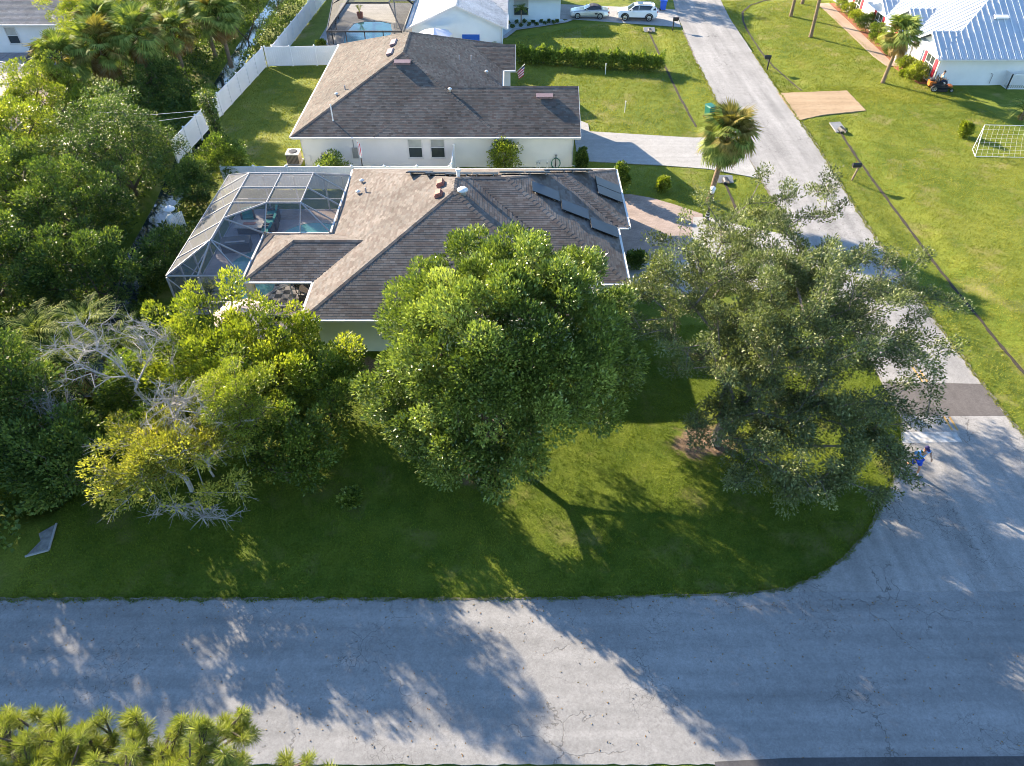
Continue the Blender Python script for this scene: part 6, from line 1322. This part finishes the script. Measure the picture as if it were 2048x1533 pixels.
palm('cabbage_palm', 'farthest palm trunk base at the top edge beside the walk', 34.2, 91.8, 5.0, 22, FANS, (), 0, .85, (.05, 0), .17, 7, 85, -25)
for i, (x, y, h, sc_, lb) in enumerate(((-34.3, 62.3, 4.6, 1.35, 'largest cabbage palm of the top left group, front centre'), (-31.6, 63.6, 5.1, 1.3, 'tall cabbage palm right of the largest one at top left'), (-37.2, 61.0, 4.0, 1.25, 'leftmost cabbage palm near the small screened patio'), (-35.8, 66.8, 5.0, 1.2, 'cabbage palm behind the largest one at top left'), (-27.0, 70.8, 4.6, 1.25, 'cabbage palm with hanging dead fronds beside the long fence'), (-29.4, 73.6, 5.2, 1.2, 'cabbage palm at top between thicket and fence'), (-30.2, 67.4, 4.2, 1.1, 'short cabbage palm in the middle of the top left group'))):
    palm('cabbage_palm', lb, x, y, h, 36, FANS + FAN_O[:1], FAN_D, 12, sc_ * 1.1, (0, 0), .18, 40 + i, 85, -45, group='cabbage palms of the top left thicket', z=0)
for i, (x, y, h, sc_, nd_, lb) in enumerate(((-20.6, 25.2, 2.2, 1.15, 4, 'areca palm with orange dead fronds in the left thicket'), (-22.6, 26.4, 2.6, 1.2, 2, 'areca palm at the left picture edge'), (-18.9, 26.3, 1.9, 1.0, 2, 'pale areca palm right of the others near the dead tree'), (-21.6, 23.2, 1.6, 1.1, 4, 'low areca palm with drooping brown fronds'), (-21.0, 27.7, 2.4, 1.0, 1, 'areca palm with upright spear at the back of the clump'))):
    palm('areca_palm', lb, x, y, h, 20, PINN, PINN_D, nd_, sc_, (0, 0), .10, 60 + i, 82, -12, z=0)
palm('areca_palm', 'small feathery palm with pale fronds at the right picture edge', 42.6, 58.6, .7, 16, PINN, PINN_D, 4, .8, (0, 0), .12, 70, 80, -10)
palm('garden_palm', 'small feather palm in the white gravel bed', 1.0, 84.0, 1.5, 14, SMALLP, (), 0, 1.0, (0, 0), .06, 71, 70, -15)
palm('garden_palm', 'low bushy palm beside the gabled house wall', -1.7, 73.3, .5, 18, SMALLP, (), 0, 1.2, (0, 0), .08, 72, 80, 5)
palm('cage_plant', 'dark leafy potted palm inside the pool cage front corner', -17.2, 33.2, .5, 16, SMALLP, (), 0, 1.0, (0, 0), .06, 73, 80, 0, z=.07)
palm('cage_plant', 'second dark palm inside the cage near the front screen', -15.9, 32.6, .4, 14, SMALLP, (), 0, .85, (0, 0), .06, 74, 80, 0, z=.07)

# --- hedge and garden shrubs
rng = np.random.default_rng(8); hd = thing('hedge', 'long leafy green hedge across the front lawns', 'hedge', (7.4, 71.2, 0))
N = 15000; f = rng.random(N); cx = .4 + 14.0 * f; cy = 72.4 - 2.3 * f + .15 * np.sin(f * 40); hh = 1.15 + .3 * np.sin(f * 61) * np.sin(f * 23 + 1) + .15 * np.sin(f * 140); a = rng.uniform(0, pi, N); rr = rng.uniform(.55, 1.05, N)
P = np.stack([cx, cy + .75 * np.cos(a) * rr, .15 + hh * np.sin(a) ** .7 * rr], 1); D = np.stack([rng.normal(0, .5, N), np.cos(a) * .7, np.sin(a) + .4], 1) + rng.normal(0, .35, (N, 3))
link('foliage', quads_mesh('foliage', leaf_quads(rng, P, D, .24, .13), np.clip(rng.normal(.45, .2, N), 0, 1)), 'leaf_mid', hd, True)['kind'] = 'stuff'
hs = MB()
for k in range(60):
    x = .5 + 13.8 * k / 59; y = 72.4 - 2.3 * k / 59; hs.tube([(x, y, 0), (x + .05, y + .05, .8)], .02, 5, False)
hs.build('stems', 'bark', hd, True)['kind'] = 'stuff'
for lb, x, y, r, h, leaf, sd_ in (('rounded citrus bush against the pale grey wall of the long house', -.5, 49.1, 1.2, 2.6, 'leaf_lime', 1), ('flowering bush over the white fence by the screen cage', -12.9, 47.9, 1.25, 1.9, 'leaf_mid', 2), ('upright bush at the garage corner by the solar panels', 7.6, 45.6, .6, 2.3, 'leaf_mid', 3), ('narrow dark shrub at the far garage corner', 5.1, 49.4, .45, 1.7, 'leaf_dark', 4),
        ('clipped dark shrub beside the shaded driveway', 7.6, 36.7, .7, 1.1, 'leaf_dark', 5), ('small round light green bush alone on the lawn', 10.7, 46.3, .55, 1.05, 'leaf_lime', 6), ('spindly young tree on the right lawn near the goal', 36.2, 55.3, .55, 1.2, 'leaf_lime', 7),
        ('large round shrub nearest the mower by the white wall', 37.4, 67.6, 1.0, 1.5, 'leaf_lime', 8), ('round light green shrub next to the palm before the white house', 37.4, 70.0, .95, 1.4, 'leaf_lime', 9), ('low shrub between the two round ones at the white house', 36.9, 68.6, .5, .6, 'leaf_lime', 10), ('green shrub behind the palm crown by the porch', 37.6, 74.0, .8, 1.3, 'leaf_mid', 11), ('leafy shrub beside the garden walk in the middle of the row', 37.8, 76.3, .9, 1.5, 'leaf_lime', 12), ('yellowish shrub beside the walk near the arched window', 37.9, 78.6, .9, 1.6, 'leaf_mid', 13),
        ('broad green shrub in the middle of the white house bed', 37.9, 81.6, 1.1, 1.7, 'leaf_mid', 14), ('green shrub near the far end of the white house bed', 38.0, 84.5, 1.0, 1.5, 'leaf_lime', 15), ('far shrub beside the walk at the white house', 38.1, 87.3, 1.0, 1.4, 'leaf_lime', 16), ('last shrub of the white house bed at the top edge', 38.2, 90.0, 1.0, 1.4, 'leaf_mid', 17), ('green shrub at the corner of the dark pool cage', -19.0, 74.5, .6, 1.4, 'leaf_mid', 18), ('small leafy shrub on the shaded lawn under the thicket', -6.9, 18.9, .5, .4, 'leaf_mid', 19), ('shrub beside the long fence near the canal water', -25.9, 56.0, .9, 1.5, 'leaf_mid', 20)):
    bush(lb, x, y, r, h, leaf, 300 + sd_, L=.15, W=.085)
for k in range(13):
    bush('tiny clipped shrub in the white gravel bed', -.4 + .45 * k, 84.6 - (1.6 * (k % 2)) * (1 - k / 14) - .1 * (12 - k) * .3, .2, .4, 'leaf_dark', 340 + k, 22, .12, .07, 8, group='tiny shrubs in the gravel bed')
# --- tall pine whose top rises into the lower left of the picture
rng = np.random.default_rng(12); pn = thing('pine_tree', 'tall pine top with long bright needles in the lower left corner', 'tree', (-5.3, .9, 0))
Cl = []
for c, r, n in (((-7.3, 3.5, 13.5), (1.5, 1.0, 1.0), 250), ((-5.6, 3.4, 13.6), (1.2, 1.0, .9), 210), ((-4.25, 3.6, 13.8), (.7, .8, .75), 110), ((-3.1, 3.3, 13.4), (.85, .6, .6), 80), ((-6.2, 1.2, 14.4), (1.8, 1.2, 1.2), 40), ((-5.0, -.8, 12.6), (2.2, 1.3, 1.2), 36)):
    d = unit(rng.normal(size=(n, 3))); Cl.append(np.array(c) + d * (rng.uniform(.2, 1, n) ** .5)[:, None] * np.array(r))
Cl = np.concatenate(Cl); segs, gd = skeleton(rng, (-5.3, .9, 0), 10.5, Cl, .011, expo=.48)
link('trunk', limbs_mesh('trunk', segs, 6), 'bark', pn, True)
def tuft_quads(seed):
    rng = np.random.default_rng(seed); n = 230; d = unit(np.stack([rng.uniform(-.1, 1.0, n), rng.normal(0, .5, n), rng.normal(0, .5, n)], 1)); L = rng.uniform(.13, .19, n)[:, None]; p = np.stack([rng.uniform(-.14, .05, n), 0 * L[:, 0], 0 * L[:, 0]], 1)
    s = unit(np.cross(d, rng.normal(size=(n, 3)))) * .0034; mid = p + d * L * .6; tip_ = p + d * L + np.array([0, 0, -.025])
    return np.stack([p - s, mid - s, tip_, mid + s], 1), np.clip(rng.normal(.5, .22, n), 0, 1)
TQ = [tuft_quads(i) for i in range(6)]; TF = []
for V, rn in TQ:
    m = quads_mesh('needle_tuft', V, rn); m.materials.append(MATS['needle']); TF.append(m)
near = np.argsort(np.linalg.norm(Cl - np.array(cam.location), axis=1) + np.where(Cl[:, 1] < 2.2, 50, 0)); rest_v = []; rest_r = []
for rank, i in enumerate(near):
    c, dvec = Cl[i], gd[i]; dv_ = Vector(dvec) * .5 + Vector((0, 0, .95)) + Vector(rng.normal(0, .25, 3)); mt = Matrix.Translation(Vector(c) - pn.location) @ dv_.to_track_quat('X', 'Z').to_matrix().to_4x4() @ Matrix.Rotation(rng.uniform(0, 6.28), 4, 'X') @ Matrix.Scale(rng.uniform(.75, 1.2), 4)
    if rank < 300:
        o = bpy.data.objects.new('needle_tuft', TF[i % 6]); C.objects.link(o); o.parent = pn; o.matrix_local = mt
    else:
        M_ = np.array(mt); V, rn = TQ[i % 6]; rest_v.append(V @ M_[:3, :3].T + M_[:3, 3]); rest_r.append(rn)
link('needle_mass', quads_mesh('needle_mass', np.concatenate(rest_v), np.concatenate(rest_r)), 'needle', pn)['kind'] = 'stuff'
# trees outside the frame whose shadows reach into it
tree('street_tree', 'tree beyond the top edge shading the far end of the street', 'tree', (11.0, 99.0, 0), (11.0, 99.0, 5.0), (4.0, 3.4, 3.0), 70, .8, 120, .25, .13, 'leaf_mid', seed=90, fork=2)
